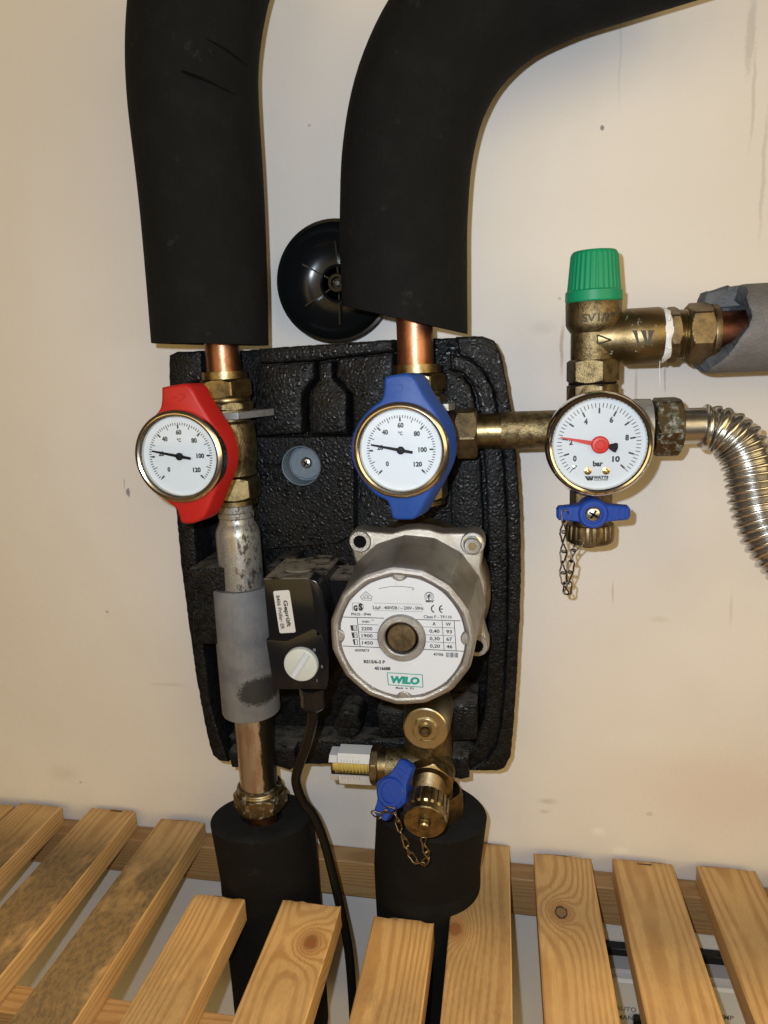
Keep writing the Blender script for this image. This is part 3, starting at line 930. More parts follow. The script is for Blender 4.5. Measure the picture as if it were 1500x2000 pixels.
def lagging(label, path, rads, cut0=None, name='pipe_insulation', mat='foam', bore=15., depth=26., seam=True, org=None):
    """path mm from the open end; cut0 = normal of the cut face"""
    P = [np.asarray(p, float) for p in path]; n = len(P)
    t = thing(name, label, 'pipe insulation', org if org is not None else P[0], 'black foam lagging on the pipes')
    T = [nrm(P[min(i + 1, n - 1)] - P[max(i - 1, 0)]) for i in range(n)]
    u, _ = perp(T[0]); R = []; NS = 72
    rr = random.Random(len(label)); ph = [rr.uniform(0, 6.28) for _ in range(8)]
    for i in range(n):
        u = nrm(u - T[i] * np.dot(u, T[i])); v = np.cross(T[i], u); ring = []
        for j in range(NS):
            a = 2 * PI * j / NS
            r = rads[i] * (1 + .006 * math.sin(2 * a + ph[0] + i * .11) + .004 * math.sin(3 * a + ph[1] + i * .23) + .003 * math.sin(5 * a + ph[2] - i * .31))
            q = P[i] + (u * math.cos(a) + v * math.sin(a)) * r
            if i < 3 and cut0 is not None:
                k = np.dot(P[0] - q, cut0) / np.dot(T[0], cut0) if i == 0 else 0
                q = q + T[0] * k * (1 if i == 0 else 0)
            ring.append(q)
        R.append(ring)
    if cut0 is not None:                      # make rings 1.. follow the slanted end until it straightens
        for i in range(1, n):
            L = sum(np.linalg.norm(P[k + 1] - P[k]) for k in range(i))
            f = max(0., 1 - L / 60.)
            if f == 0: break
            for j in range(NS):
                sh = np.dot(R[0][j] - P[0], T[0]); R[i][j] = R[i][j] + T[i] * sh * f
    g = G(); g.rings(R, close0=False, close1=True); g.build('foam_tube', mat, t, 60)
    # cut face: annulus with a bore that runs inside
    c0 = P[0]; inner = []; mid = []; deep = []
    for j in range(NS):
        a = 2 * PI * j / NS; d = R[0][j] - c0; l = np.linalg.norm(d)
        mid.append(c0 + d * (.5 + .5 * bore / l) + T[0] * rr.uniform(-.35, .35)); b = c0 + d * bore / l; inner.append(b); deep.append(b + T[0] * depth)
    h = G(); h.rings([R[0], [p + (q - p) * .05 - T[0] * .25 for p, q in zip(R[0], mid)], mid, inner, deep], close0=False, close1=False)
    h.build('cut_end', mat + '_cut' if mat == 'foam' else mat, t, 50)
    return t


pts = [(412, 672, 70), (407, 560, 70), (399, 440, 70), (390, 330, 71), (382, 230, 72), (378, 140, 73), (381, 60, 74), (392, -20, 75), (412, -100, 76), (440, -190, 77)]
pa = [A(*p) for p in pts]; pa[0][0] = pa[0][0]
ps = spline(pa, 6); rd = [37.5 + 1.8 * min(1, i / 25) for i in range(len(ps))]
tl = lagging('thick black foam lagging on the upper left pipe, creased near the top', ps, rd, cut0=nrm((.06, 0, 1)), org=ps[0])
# matt black strands on the upper left lagging paint the shade in two creases


def crease_shade(path, r, parent):
    G().tube(spline([A(*p) for p in path], 8), [r * math.sin(PI * (i + .3) / (8 * (len(path) - 1) + .6)) + .05 for i in range(8 * (len(path) - 1) + 1)], 8).build('crease_shade', 'black_matt', parent)


crease_shade([(322, 130, 106), (360, 141, 110.5), (405, 158, 111), (460, 185, 104.5)], .75, tl)
crease_shade([(400, 74, 112.5), (440, 96, 109), (485, 130, 100)], .6, tl)
pts = [(790, 624, 66), (789, 520, 66), (789, 420, 66), (796, 300, 66), (822, 185, 67), (878, 76, 68), (968, -16, 69), (1082, -78, 70), (1215, -125, 70), (1380, -180, 70)]
ps = spline([A(*p) for p in pts], 6)
lagging('thick black foam lagging bending right from the pipe above the blue dial', ps, [39.5] * len(ps), cut0=nrm((.27, .02, 1)), org=ps[0], depth=30)
zc = zax(XL, 1602)
ps = [np.array([XL - 2 - 2 * min(1, i / 9), YA - 5 - 12 * min(1, i / 9), zc - 6 * i]) for i in range(0, 34)]
lagging('black foam lagging round the lower left pipe, below the limed nut', ps, [38.2] * len(ps), org=ps[0], bore=15.5, depth=22, cut0=nrm((0, -.16, 1)))
zc2 = zax(XP, 1585)
ps = [np.array([XP - .5 - 6 * min(1, i / 9), YA - 3 - 13 * min(1, i / 9), zc2 - 6 * i]) for i in range(0, 34)]
lagging('black foam lagging under the chained brass cap, squeezed into the shelf', ps, [40] * len(ps), org=ps[0], cut0=nrm((-.12, .10, -1)), bore=19, depth=22)

# ------------------------------------------------------------------ copper pipes
zt = zax(XL, 560)
z_u = zax(XL, 735)
tag(G().cyl((XL, YA, z_u - 20), (XL, YA, zt), 11.3).build('copper_pipe', 'copper_dark'), 'short bare copper pipe above the red dial', 'copper pipe')
z_v = zax(XP, 728)
tag(G().cyl((XP - .7, YA, z_v - 20), (XP - .7, YA, zax(XP, 520)), 11.4).build('copper_pipe', 'copper'), 'bright bare copper pipe above the blue dial', 'copper pipe')
tag(G().cyl((XL, YA, zax(XL, 1560)), (XL, YA, zax(XL, 1602) - 110), 11.2).build('copper_pipe', 'copper_dull'), 'dull brown copper pipe sinking into the lower left lagging', 'copper pipe')

# ------------------------------------------------------------------ thermometer ball valves


def dial_needle_text(parent, org, k, entries, ticks, small, tmat='ink'):
    pass


def thermometer(valve, pc, Yf, kk, R=25.3):
    """pc = dial centre (mm); builds bezel, dial, markings, needle, glass under the part 'thermometer'"""
    cx, cz = pc
    th = G().lathe([(R + .2, Yf - 15), (R + .2, Yf - 5)], (cx, 0, cz), UY, 72).build('thermometer', 'bezel', valve)
    G().lathe([(R, Yf - 8), (R + .3, Yf - 3.5), (R, Yf - 1.4), (R - 1.2, Yf - .2), (R - 2.2, Yf), (R - 3.2, Yf - .5), (R - 3.9, Yf - 1.8), (R - 4.0, Yf - 4.8)], (cx, 0, cz), UY, 96).build('bezel', 'bezel', th)
    yd = Yf - 4.6
    G().lathe([(R - 3.9, yd - 1), (R - 3.9, yd), (0, yd)], (cx, 0, cz), UY, 72).build('dial', 'white', th)
    m = Print((cx, yd, cz), lift=.1)
    f = .0435 * kk
    for i in range(61):
        a = math.radians(225 - i * 4.5); ca, sa = math.cos(a), math.sin(a)
        v = i * 2
        if v % 20 == 0:
            m.line((428 * f * ca, 428 * f * sa), (392 * f * ca, 392 * f * sa), 9 * f); m.line((400 * f * ca, 400 * f * sa), (352 * f * ca, 352 * f * sa), 22 * f)
        else:
            r1 = 362 if v % 10 == 0 else 396
            m.line((430 * f * ca, 430 * f * sa), (r1 * f * ca, r1 * f * sa), 10.5 * f)
    for s_, (x, y) in {'0': (512, 1130), '20': (430, 925), '40': (498, 737), '60': (695, 657), '80': (893, 766), '100': (958, 964), '120': (893, 1143)}.items():
        m.text(s_, ((x - 690) * f, -(y - 965) * f), 58 * f, (len(s_) * 38 + (-8 if '1' in s_ else 0)) * f, .03)
    m.text('°C', (0, 207 * f), 44 * f, 56 * f, .02)
    m.build('dial_markings', 'ink', th)
    a = math.radians(168.2); d = np.array([math.cos(a), 0, math.sin(a)]); n = np.array([-d[2], 0, d[0]])
    o = np.array([cx, yd + 1.1, cz]); g = G()
    g.rings([[o + d * L * f + n * s * hw * f + UY * y for s, y in ((-1, 0), (1, 0), (1, .5), (-1, .5))] for L, hw in ((-150, 15), (-130, 17), (0, 20), (378, 10))])
    g.lathe([(48 * f, 0), (48 * f, 1.2), (36 * f, 1.7), (0, 1.8)], o, UY, 32)
    g.build('needle', 'needle_black', th)
    G().lathe([(0, Yf - 1.6), (R - 3.6, Yf - 1.7), (R - 3.6, Yf - 2.1), (0, Yf - 2.1)], (cx, 0, cz), UY, 64).build('glass', 'glass', th)
    return th


def handle_marks(part_name, parent, pxs, Y, mat, plus):
    """low raised arrow and sign moulded in the handle lugs"""
    def bar(g, a, b, wd):
        a, b = A(a[0], a[1], Y), A(b[0], b[1], Y); d = nrm(b - a); n = np.cross(d, UY) * wd
        g.rings([[p - n, p + n, p + n * .6 + UY * .45, p - n * .6 + UY * .45] for p in (a, b)])
    for nm, part in (('raised_sign', pxs[0]), ('raised_arrow', pxs[1]), ('raised_sign', pxs[2]), ('raised_arrow', pxs[3])):
        g = G()
        for seg in part: bar(g, *seg, .32)
        g.build(nm, mat, parent)


def ball_valve(label, x, mat, outline, rows, dial_px, Yf, marks, RB):
    """rows: photograph rows of the fittings on the pipe axis"""
    ax = lambda py: zax(x, py)
    P = lambda z: np.array([x, YA, z])
    v = thing('ball_valve', label, 'ball valve', P(ax(rows['body'][1])))
    r = rows
    G().lathe([(13.0, 0), (15.0, .6), (15.0, ax(r['collar'][0]) - ax(r['collar'][1]))], P(ax(r['collar'][1])), UZ, 64).build('collar', 'brass', v)
    G().nut(P(ax(r['nut'][1])), P(ax(r['nut'][0])), 18.2, 6, .55).build('union_nut', 'brass', v, 22)
    G().lathe([(15.4, 0), (15.8, .6), (15.8, 2.6), (15.4, 3.2)], P(ax(r['ring'][1])), UZ, 64).build('ring', 'brass', v)
    G().nut(P(ax(r['hex2'][1])), P(ax(r['hex2'][0])), 18.0, 8, .2, 1.2).build('hex_flange', 'brass_cast', v, 22)
    zb0, zb1 = ax(r['body'][1]), ax(r['hex2'][1]); L = zb1 - zb0
    G().lathe([(14.5, 0), (16.3, 1), (16.3, L * .18), (17.3, L * .22), (17.9, L * .45), (17.3, L * .68), (16.6, L * .80), (14.8, L * .84), (14.8, L * .90), (16.5, L * .92), (16.5, L)], P(zb0), UZ, 64).build('valve_body', 'brass_cast', v)
    G().nut(P(ax(r['lnut'][1])), P(ax(r['lnut'][0])), 18.6, 6, .95).build('union_nut', 'brass', v, 22)
    G().lathe([(14.4, 0), (15.6, .6), (15.6, 3.4), (15.0, 4)], P(ax(r['lring'][1])), UZ, 64).build('ring', 'brass', v)
    c = A(*dial_px, Yf)
    G().cyl((x, YA + 8, zb0 + L * .45), (c[0], Yf - 14, c[2]), 9).build('stem', 'brass_dull', v)
    front = [A(px, py, Yf - 5.5) for px, py, *_ in outline]
    back = []
    for o in outline:
        dx, dy = (o[2], o[3]) if len(o) > 2 else (0, 0)
        b = A(o[0], o[1], Yf - 5.5); back.append(np.array([b[0] + dx, Yf - 20, b[2] + dy]))
    fr = spline(front + [front[0]], 4)[:-1]; bk = spline(back + [back[0]], 4)[:-1]
    G().loft(fr, bk, 1.7).build('handle', mat, v, 50)
    handle_marks('handle_marks', v, marks, Yf - 5.55, mat, True)
    thermometer(v, (c[0], c[2]), Yf, RB / 25.3 * .985, RB)
    return v


red_out = [(314, 757), (340, 752), (368, 752), (388, 784), (409, 818), (427, 846), (437, 880), (437, 912), (428, 942), (416, 972), (403, 1003), (392, 1016), (375, 1023), (354, 1022), (348, 1008), (342, 994), (326, 981), (300, 960), (275, 932), (262, 900), (263, 868), (276, 838), (300, 812), (311, 797), (314, 778)]
red_out = [(p[0], p[1], (3.0 if p[0] > 360 else 0.), 0.) for p in red_out]
rowsL = dict(collar=(726, 742), nut=(741, 777), ring=(777, 786), hex2=(785, 801), body=(801, 929), lnut=(930, 972), lring=(972, 984))
ball_valve('brass ball valve on the left pipe with a red thermometer handle', XL, 'red', red_out, rowsL, (346, 893), 143,
           [[((336, 776), (346, 776))], [((350, 768), (362, 774)), ((362, 774), (351, 783))],
            [((362, 1000), (362, 1016)), ((353, 1008), (371, 1008))], [((376, 1014), (376, 1000)), ((376, 1000), (392, 1006))]], 26.9)
blue_out = [(750, 737), (775, 731), (806, 733), (828, 770), (853, 806), (870, 842), (874, 880), (869, 910), (853, 945), (833, 980), (812, 1012), (792, 1016), (768, 1014), (762, 1000), (755, 980), (732, 967), (707, 940), (690, 910), (684, 880), (689, 847), (705, 817), (728, 793), (742, 783), (748, 767)]
blue_out = [(p[0], p[1], (4.0 if p[0] > 795 else 0.), 0.) for p in blue_out]
rowsP = dict(collar=(712, 730), nut=(730, 764), ring=(764, 773), hex2=(772, 790), body=(790, 924), lnut=(925, 972), lring=(972, 984))
bv = ball_valve('brass ball valve above the pump with a blue thermometer handle', XP, 'blue', blue_out, rowsP, (781, 881), 148,
                [[((772, 765), (786, 764))], [((765, 752), (785, 752)), ((785, 752), (786, 760))], [((780, 990), (780, 1004)), ((772, 997), (791, 997))], [((796, 989), (812, 995)), ((812, 995), (797, 1007))]], 26.1)
ZM = -43.0                                   # height of the safety branch
G().cyl((XP + 12, YA, ZM - 1), (-31, YA, ZM - 1), 15).build('side_outlet', 'brass_dull', bv)

# zinc clips that hold both valves
for (pxs, lab) in (([(452, 806), (462, 799), (520, 787), (526, 789), (525, 797), (490, 808), (462, 812)], 'bent zinc-plated clip sticking out beside the red-handled valve'),
                   ([(855, 790), (868, 783), (888, 780), (890, 786), (884, 793), (862, 797)], 'small zinc-plated clip beside the blue-handled valve')):
    base = A(pxs[0][0], pxs[0][1], 88)
    zc = base[2]
    if 'red' in lab: poly = [(-190, 84), (-176, 91), (-168, 90), (-156, 64), (-152, 34), (-200, 34), (-200, 80)]
    else: poly = [(-60, 84), (-46, 89), (-34, 86), (-31, 74), (-33, 34), (-60, 34)]
    g = G(); g.rings([[np.array([x, y, z]) for x, y in poly] for z in (zc - 4.2, zc - 3.6, zc - .4, zc)])
    tag(g.build('zinc_clip', 'zinc'), lab, 'clip', 'zinc clips on the valves')

# ------------------------------------------------------------------ left riser: plated tube, sleeve, nut
zn, zs0 = zax(XL, 984), zax(XL, 1150)
t = thing('steel_tube', 'zinc-plated tube with black worn patches between red valve and grey sleeve', 'tube', (XL, YA, zs0 - 20))
L = zn - (zs0 - 20)
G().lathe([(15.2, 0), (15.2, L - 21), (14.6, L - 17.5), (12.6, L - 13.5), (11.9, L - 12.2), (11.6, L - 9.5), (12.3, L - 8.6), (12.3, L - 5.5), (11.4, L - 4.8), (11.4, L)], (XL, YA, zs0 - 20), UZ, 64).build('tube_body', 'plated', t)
zb = zax(XL, 1388); ztp = zax(XL, 1142)
sl = thing('foam_sleeve', 'grey foam sleeve with a dark scorched patch round the left tube', 'sleeve', (XL, YA, zb))
Ls = ztp - zb
G().lathe([(15.4, 1), (19.2, 0), (20.4, .6), (20.9, 2.2), (20.9, Ls * .5), (20.6, Ls - 1), (20.0, Ls), (15.4, Ls - .3)], (XL - 1.0, YA, zb), UZ, 72, lambda a, r, h: r * (1 + .008 * math.sin(2 * a + h * .03)) if r > 16 else r).build('sleeve_body', 'sleeve', sl)
zlow = zax(XL, 1530)
t = thing('lower_tube', 'lower plated tube with a limescaled brass compression nut, below the grey sleeve', 'tube', (XL, YA, zlow))
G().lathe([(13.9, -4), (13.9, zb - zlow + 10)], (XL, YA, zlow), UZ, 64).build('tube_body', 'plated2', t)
g = G(); pr_ = [(16.6, 0)]
for i in range(4): pr_ += [(16.6 - .5, i * 1.7 + .4), (16.6, i * 1.7 + 1.2)]
G().lathe([(13.9, -7)] + [(r, h - 7) for r, h in pr_] + [(15.6, .2), (13.9, .6)], (XL, YA, zlow), UZ, 64).build('thread', 'limed_brass', t)
zn2 = zax(XL, 1573)
G().nut((XL, YA, zn2), (XL, YA, zlow - 5), 20.2, 6, .8).build('compression_nut', 'limed_brass', t, 22)
G().lathe([(12.2, 0), (14.4, .4), (14.8, 3)], (XL, YA, zn2 - 2.6), UZ, 48).build('nut_lip', 'brass', t)

# ------------------------------------------------------------------ circulation pump
pf = A(784.5, 1245.5, 165); PC = np.array([pf[0], 0, pf[2]]); YF = 165.
pump = thing('circulation_pump', 'cast aluminium circulation pump with a round white WILO rating plate', 'pump', (PC[0], YA, PC[2]))
# housing behind the flange
G().lathe([(30, 50), (44.5, 60), (46.5, 68), (46.5, 86), (44, 92)], PC, UY, 72).build('pump_housing', 'brass_dull', pump)
bl = [A(703, 1058, 108), A(923, 1062, 108)]; b3 = bl[1].copy(); b3[2] -= 65.5; b4 = bl[0].copy(); b4[2] -= 65.5
b3[0] += 1.5; b4[0] += 1.5
g = G(); hull = []
cc = (bl[0] + bl[1] + b3 + b4) / 4
for b, a0 in ((bl[1], 45), (bl[0], 135), (b4, 225), (b3, 315)):
    for i in range(9):
        a = math.radians(a0 - 78 + 156 * i / 8); hull.append((b[0] + 7.6 * math.cos(a), b[2] + 7.6 * math.sin(a)))
    # gentle bulge between lugs
    a = math.radians(a0 + 45)
    for k in (-22, -10, 0, 10, 22):
        aa = a + math.radians(k); hull.append((cc[0] + 41.5 * math.cos(aa), cc[2] + 41.5 * math.sin(aa)))
G().slab(hull, 92.5, 106.5, 1.4).build('flange', 'alu', pump, 40)
for i, b in enumerate((bl[0], bl[1], b3, b4)):
    lug = G().lathe([(7.0, 103), (6.9, 107.6), (6.3, 108.4), (4.1, 108.4), (4.0, 106.9), (0, 106.9)] if i != 1 else [(7.4, 103), (7.3, 107.6), (6.7, 108.4), (0, 108.4)], (b[0], 0, b[2]), UY, 48).build('bolt_lug', 'alu_rim', pump)
    if i != 1: G().lathe([(3.95, 106.7), (3.95, 107.3), (0, 107.3)], (b[0], 0, b[2]), UY, 32).build('hole_shade', 'black_matt', lug)  # black disc paints the shade inside the shallow hole
    else:
        G().lathe([(5.6, 108.3), (5.6, 108.9), (5.0, 109.2), (5.0, 113.6), (4.5, 114.2), (2.6, 114.2)], (b[0], 0, b[2]), UY, 40, None).build('allen_bolt', 'screw', lug)
        G().nut((b[0], 110.6, b[2]), (b[0], 114.3, b[2]), 2.75, 6, 0, .01).build('hex_socket', 'brass_dull', lug)
# facetted motor body
NF = 15


def facet(t, r, h):
    k = 2 * PI / NF; a = (t + .2) % k - k / 2
    sharp = max(0., min(1., (160 - h) / 14.))
    rr = r * math.cos(k / 2) / math.cos(a)
    return rr * (1 - 0) + (r - rr) * (.0 if h < 160 else .25)


G().lathe([(34, 100), (43.0, 103), (44.2, 108), (43.2, 114), (42.6, 118), (41.6, 140), (40.8, 152), (40.4, 158)], PC, UY, 150, facet).build('motor_body', 'alu', pump, 12)
G().lathe([(40.3, 157.5), (40.7, 159.5), (40.5, 162.6), (39.8, 164.4), (38.6, 165.2), (37.2, 165.4), (36.0, 165.0), (35.2, 163.6), (34.8, 163.2), (33, 163.0)], PC, UY, 150, facet).build('front_rim', 'alu_rim', pump, 25)
# rating plate: disc with four half-round notches and a centre hole
g = G(); NR = 144; out, inn = [], []
for i in range(NR):
    a = 2 * PI * i / NR; r = 34.3
    for q in range(4):
        d = abs((a - q * PI / 2 + PI) % (2 * PI) - PI)
        if d < .105: r = 34.3 - 2.4 * math.sqrt(max(0, 1 - (d / .105) ** 2))
    out.append((r, a)); inn.append((12.5, a))
yl = 164.2
pt = lambda r, a, y: PC + np.array([r * math.cos(a), y, r * math.sin(a)])
g.rings([[pt(r, a, yl - .8) for r, a in inn], [pt(r, a, yl - .8) for r, a in out], [pt(r, a, yl) for r, a in out], [pt(r, a, yl) for r, a in inn]], wrap=True)
plate = g.build('rating_plate', 'label', pump, 30)
for q in range(4):
    a = q * PI / 2; c = pt(35.4, a, 0)
    G().lathe([(3.5, 163), (3.4, 164.3), (2.9, 164.7), (0, 164.8)], c, UY, 32).build('rim_notch', 'alu_rim', pump)
G().lathe([(13.3, 163), (13.3, 166.2), (12.7, 166.9), (9.9, 167.0), (9.2, 166.4), (9.0, 160), (0, 160)], PC, UY, 64).build('vent_boss', 'alu_rim', pump)
G().lathe([(9.05, 160), (9.0, 161.2), (0, 161.2)], PC, UY, 40).build('vent_gap', 'black_matt', pump)
sc = G().lathe([(8.1, 161), (8.1, 165.0), (7.5, 165.7), (0, 165.9)], PC, UY, 56).build('vent_screw', 'brass_dull', pump)
g = G(); a = math.radians(-95); d = np.array([math.cos(a), 0, math.sin(a)]); n = np.array([-d[2], 0, d[0]])
g.rings([[PC + d * L + n * s * 1.05 + UY * y for s, y in ((-1, 164.5), (1, 164.5), (1, 166.05), (-1, 166.05))] for L in (-7.6, 7.6)])
g.build('screw_slot', 'brass_dull', sc)

# print on the rating plate; coordinates are fifths of a photograph pixel from the plate's centre
m = Print((PC[0], yl, PC[2]), lift=.12); LK = .0551


def lp(x, y): return ((x - 722) * LK, -(y - 736) * LK)


def ltext(m, s_, x0, x1, yc, h, bold=0., shear=0.):
    m.text(s_, lp((x0 + x1) / 2, yc), h * LK, (x1 - x0) * LK, bold, 0, shear)


def lline(m, x0, y0, x1, y1, wd): m.line(lp(x0, y0), lp(x1, y1), wd * LK)


ltext(m, 'PN10 - IP44', 222, 420, 502, 30); ltext(m, 'Class F - TF110', 946, 1220, 517, 30)
ltext(m, '2,6µF - 400VDB / ~ 230V - 50Hz', 440, 948, 430, 33)
lline(m, 448, 384, 935, 391, 2.5); lline(m, 452, 460, 940, 467, 2.5)
ltext(m, 'min', 328, 402, 575, 30); ltext(m, '-1', 414, 442, 562, 20)
for s_, yc in (('2200', 652), ('1900', 727), ('1450', 802)): ltext(m, s_, 316, 428, yc, 36)
ltext(m, 'A', 1030, 1064, 588, 36); ltext(m, 'W', 1160, 1212, 590, 36)
for s_, yc in (('0,40', 664), ('0,30', 742), ('0,20', 820)): ltext(m, s_, 998, 1098, yc, 36)
for s_, yc in (('93', 668), ('67', 745), ('46', 823)): ltext(m, s_, 1163, 1220, yc, 36)
lline(m, 125, 535, 552, 540, 7); lline(m, 850, 548, 1305, 555, 7); lline(m, 118, 843, 500, 850, 7); lline(m, 935, 858, 1340, 869, 7)
lline(m, 280, 540, 294, 845, 7); lline(m, 1126, 555, 1138, 862, 5); lline(m, 1244, 558, 1256, 864, 6)
for ya, yb in ((608, 612), (689, 692), (762, 765)): lline(m, 288, ya, 488, yb, 5)
for ya, yb in ((623, 629), (706, 711), (778, 784)): lline(m, 930, ya, 1248, yb, 4)
ltext(m, '4509873', 235, 386, 884, 28, 0, .2); ltext(m, '47/06', 1030, 1130, 907, 30)
ltext(m, 'RS15/6-3 P', 324, 542, 1003, 34, .022); ltext(m, '4516688', 430, 594, 1072, 34, .022)
ltext(m, 'Made  in  EU', 640, 826, 1277, 22)
m.arc(lp(1062, 436), 37 * LK, 105, 255, 12 * LK); m.arc(lp(1140, 437), 37 * LK, 105, 255, 12 * LK); lline(m, 1106, 437, 1136, 437, 11)
# speed symbols
for k, yc in enumerate((650, 726, 798)):
    m.poly([lp(204 + k * 9, yc - 30), lp(234 + k * 5, yc - 30), lp(238 + k * 5, yc + 28), lp(214 + k * 9, yc + 28)])
    lline(m, 232, yc - 28, 268, yc - 28, 5); lline(m, 236, yc + 26, 272, yc + 26, 5); lline(m, 268, yc - 30, 272, yc + 28, 6)
    if k < 2:
        for i in range(5 - k): lline(m, 238, yc - 16 + i * 9, 266, yc - 16 + i * 9, 2.2)
# rotation arrow
ar = [lp(512 + 345 * i / 16, 238 - 32 * math.sin(PI * (.12 + .78 * i / 16)) + 12 * (1 - i / 16) - 2) for i in range(17)]
m.pline(ar, 4.5 * LK); lline(m, 860, 238, 846, 220, 4.5); lline(m, 860, 238, 838, 248, 4.5); lline(m, 685, 160, 688, 200, 1.5)
# house-shaped mark with letters
m.pline([lp(322, 322), lp(382, 266), lp(443, 322), lp(432, 336), lp(332, 334), lp(322, 322)], 5 * LK); m.pline([lp(338, 338), lp(338, 354), lp(434, 356), lp(436, 340)], 4 * LK)
m.text('D', lp(364, 318), 20 * LK, 17 * LK); m.text('V', lp(382, 300), 20 * LK, 18 * LK); m.text('E', lp(402, 316), 20 * LK, 16 * LK)
# GS box
m.pline([lp(238, 468), lp(238, 386), lp(320, 386), lp(348, 404), lp(350, 436), lp(330, 466), lp(300, 468)], 3.5 * LK)
m.text('G', lp(268, 438), 54 * LK, 44 * LK, .05); m.text('S', lp(320, 424), 64 * LK, 44 * LK, .05)
# round approval mark
for rr_ in (18, 30, 44): m.arc(lp(1006, 312), rr_ * LK, 130, 230, 4 * LK); m.arc(lp(1006, 312), rr_ * LK, -50, 50, 4 * LK)
m.arc(lp(1006, 308), 40 * LK, 30, 150, 8 * LK); m.text('f', lp(1006, 312), 56 * LK, 26 * LK, .02)
m.text('SEV', lp(1012, 358), 20 * LK, 84 * LK, .05)
# bar code
xx = 1156; rb = random.Random(5)
while xx < 1276:
    wd = rb.choice((3, 3, 5, 7)); m.poly([lp(xx, 886), lp(xx + wd, 886), lp(xx + wd, 936), lp(xx, 936)]); xx += wd + rb.choice((3, 4, 6))
m.build('print', 'ink', plate)
m = Print((PC[0], yl, PC[2]), lift=.12)
m.pline([lp(558, 1117), lp(914, 1129), lp(916, 1262), lp(566, 1248), lp(558, 1117)], 8 * LK)
m.text('WILO', lp(737, 1191), 72 * LK, 296 * LK, .045, -.03, .12)
m.build('maker_mark', 'ink_green', plate)

# terminal box left of the motor
def quad_slab(g, px, Y0, Y1, ch=1.0): return g.loft([A(x, y, Y1) for x, y in px], [np.array([A(x, y, Y1)[0], Y0, A(x, y, Y1)[2]]) for x, y in px], ch)


tb = quad_slab(G(), [(514, 1131), (601, 1130), (626, 1152), (640, 1200), (641, 1330), (636, 1347), (532, 1347), (524, 1240)], 100, 146, .8).build('terminal_box', 'dusty_black', pump, 25)
quad_slab(G(), [(604, 1131), (617, 1136), (629, 1154), (640, 1235), (618, 1243), (613, 1180)], 120, 147.2, .4).build('box_latch', 'black_plastic', tb)
g = G(); quad_slab(g, [(519, 1250), (560, 1252), (612, 1228), (628, 1238), (638, 1260), (639, 1340), (534, 1344)], 140, 147.2, .6); g.build('lid_step', 'black_plastic', tb, 25)
# round cap and ridges on top of the box
zt_ = A(520, 1131, 146)[2]
xc_ = A(550, 1131, 146)[0]
G().lathe([(10.6, 0), (10.6, 1.0), (9.6, 1.8), (0, 2.1)], (xc_ + 5.5, 125, zt_ - .3), UZ, 48).build('top_cap', 'dusty_black', tb)
G().box((xc_ + 4, 99, zt_ - 8), (xc_ + 24, 134, zt_ + .8), 1).build('top_ridge', 'dusty_black', tb)
G().box((xc_ + 8, 100, zt_ - 6), (xc_ + 21, 118, zt_ + 2.2), .8).build('top_ridge', 'dusty_black', tb)
G().box((xc_ + 20, 98, zt_ - 52), (xc_ + 40, 128, zt_ - 5), 1).build('box_bridge', 'dusty_black', tb)
# white speed knob
kc = A(587, 1299, 150)
kn = G().lathe([(10.3, -4), (10.3, -.4), (9.9, .3), (9.2, .6), (0, .6)], kc, UY, 64).build('speed_knob', 'knob', tb)
g = G(); a = math.radians(56); d = np.array([math.cos(a), 0, math.sin(a)]); n = np.array([-d[2], 0, d[0]])
for s in (-1, 1): g.rings([[kc + d * L + n * (s * 1.75 + q * .45) + UY * y for q, y in ((-1, .4), (1, .4), (.6, 1.15), (-.6, 1.15))] for L in (-9.2, 8.6)])
g.build('knob_ridge', 'knob', kn)
g = G(); g.rings([[kc + d * L + n * q * 1.3 + UY * y for q, y in ((-1, .4), (1, .4), (1, .72), (-1, .72))] for L in (-9.3, 8.8)]); g.build('knob_groove', 'knob_groove', kn)
m = Print((0, 147.2, 0), lift=.1)
for (x, y, s_) in ((614, 1269, 'III'), (629, 1302, 'II'), (619, 1329, 'I')):
    p = A(x, y, 147.2); m.text(s_, (p[0], p[2]), 1.7)
m.build('speed_marks', 'ink_grey', tb)
# sticker
c4 = [A(534, 1153, 146), A(566, 1152, 146), A(577, 1235, 146), A(546, 1238, 146)]
so = sum(c4) / 4; su = nrm((c4[1] - c4[0]) + (c4[2] - c4[3])); sv = nrm((c4[0] - c4[3]) + (c4[1] - c4[2])); sv = nrm(sv - su * np.dot(su, sv))
hw = np.linalg.norm(c4[1] - c4[0]) / 2; hh = np.linalg.norm(c4[1] - c4[2]) / 2; rc = 1.1
m = Print(so + UY * .05, su, sv, .1)
m.poly([(sx_ * (hw - rc) + rc * math.cos(math.radians(a)), sy_ * (hh - rc) + rc * math.sin(math.radians(a))) for sx_, sy_, a0 in ((1, 1, 0), (-1, 1, 90), (-1, -1, 180), (1, -1, 270)) for a in range(a0, a0 + 91, 18)])
st = m.build('sticker', 'sticker', tb)
m = Print(so + UY * .05, su, sv, .2)
m.text('Geprüft', (1.6, -1.2), 2.5, 16.4, .01, -PI / 2); m.text('8406 Prüfer: ER', (-2.5, -.2), 2.3, 21, .0, -PI / 2)
m.build('sticker_print', 'ink', tb)
# cable gland
p = A(611, 1347, 128)
gl = G().lathe([(8.4, 2), (8.4, -2), (8.0, -3), (8.0, -10.5), (6.4, -12.6), (4.6, -13.2), (3.4, -13.2)], p, UZ, 48, lambda t, r, h: r * (1 - .035 * (math.cos(8 * t) > .3)) if h > -13 else r).build('cable_gland', 'black_plastic', tb)

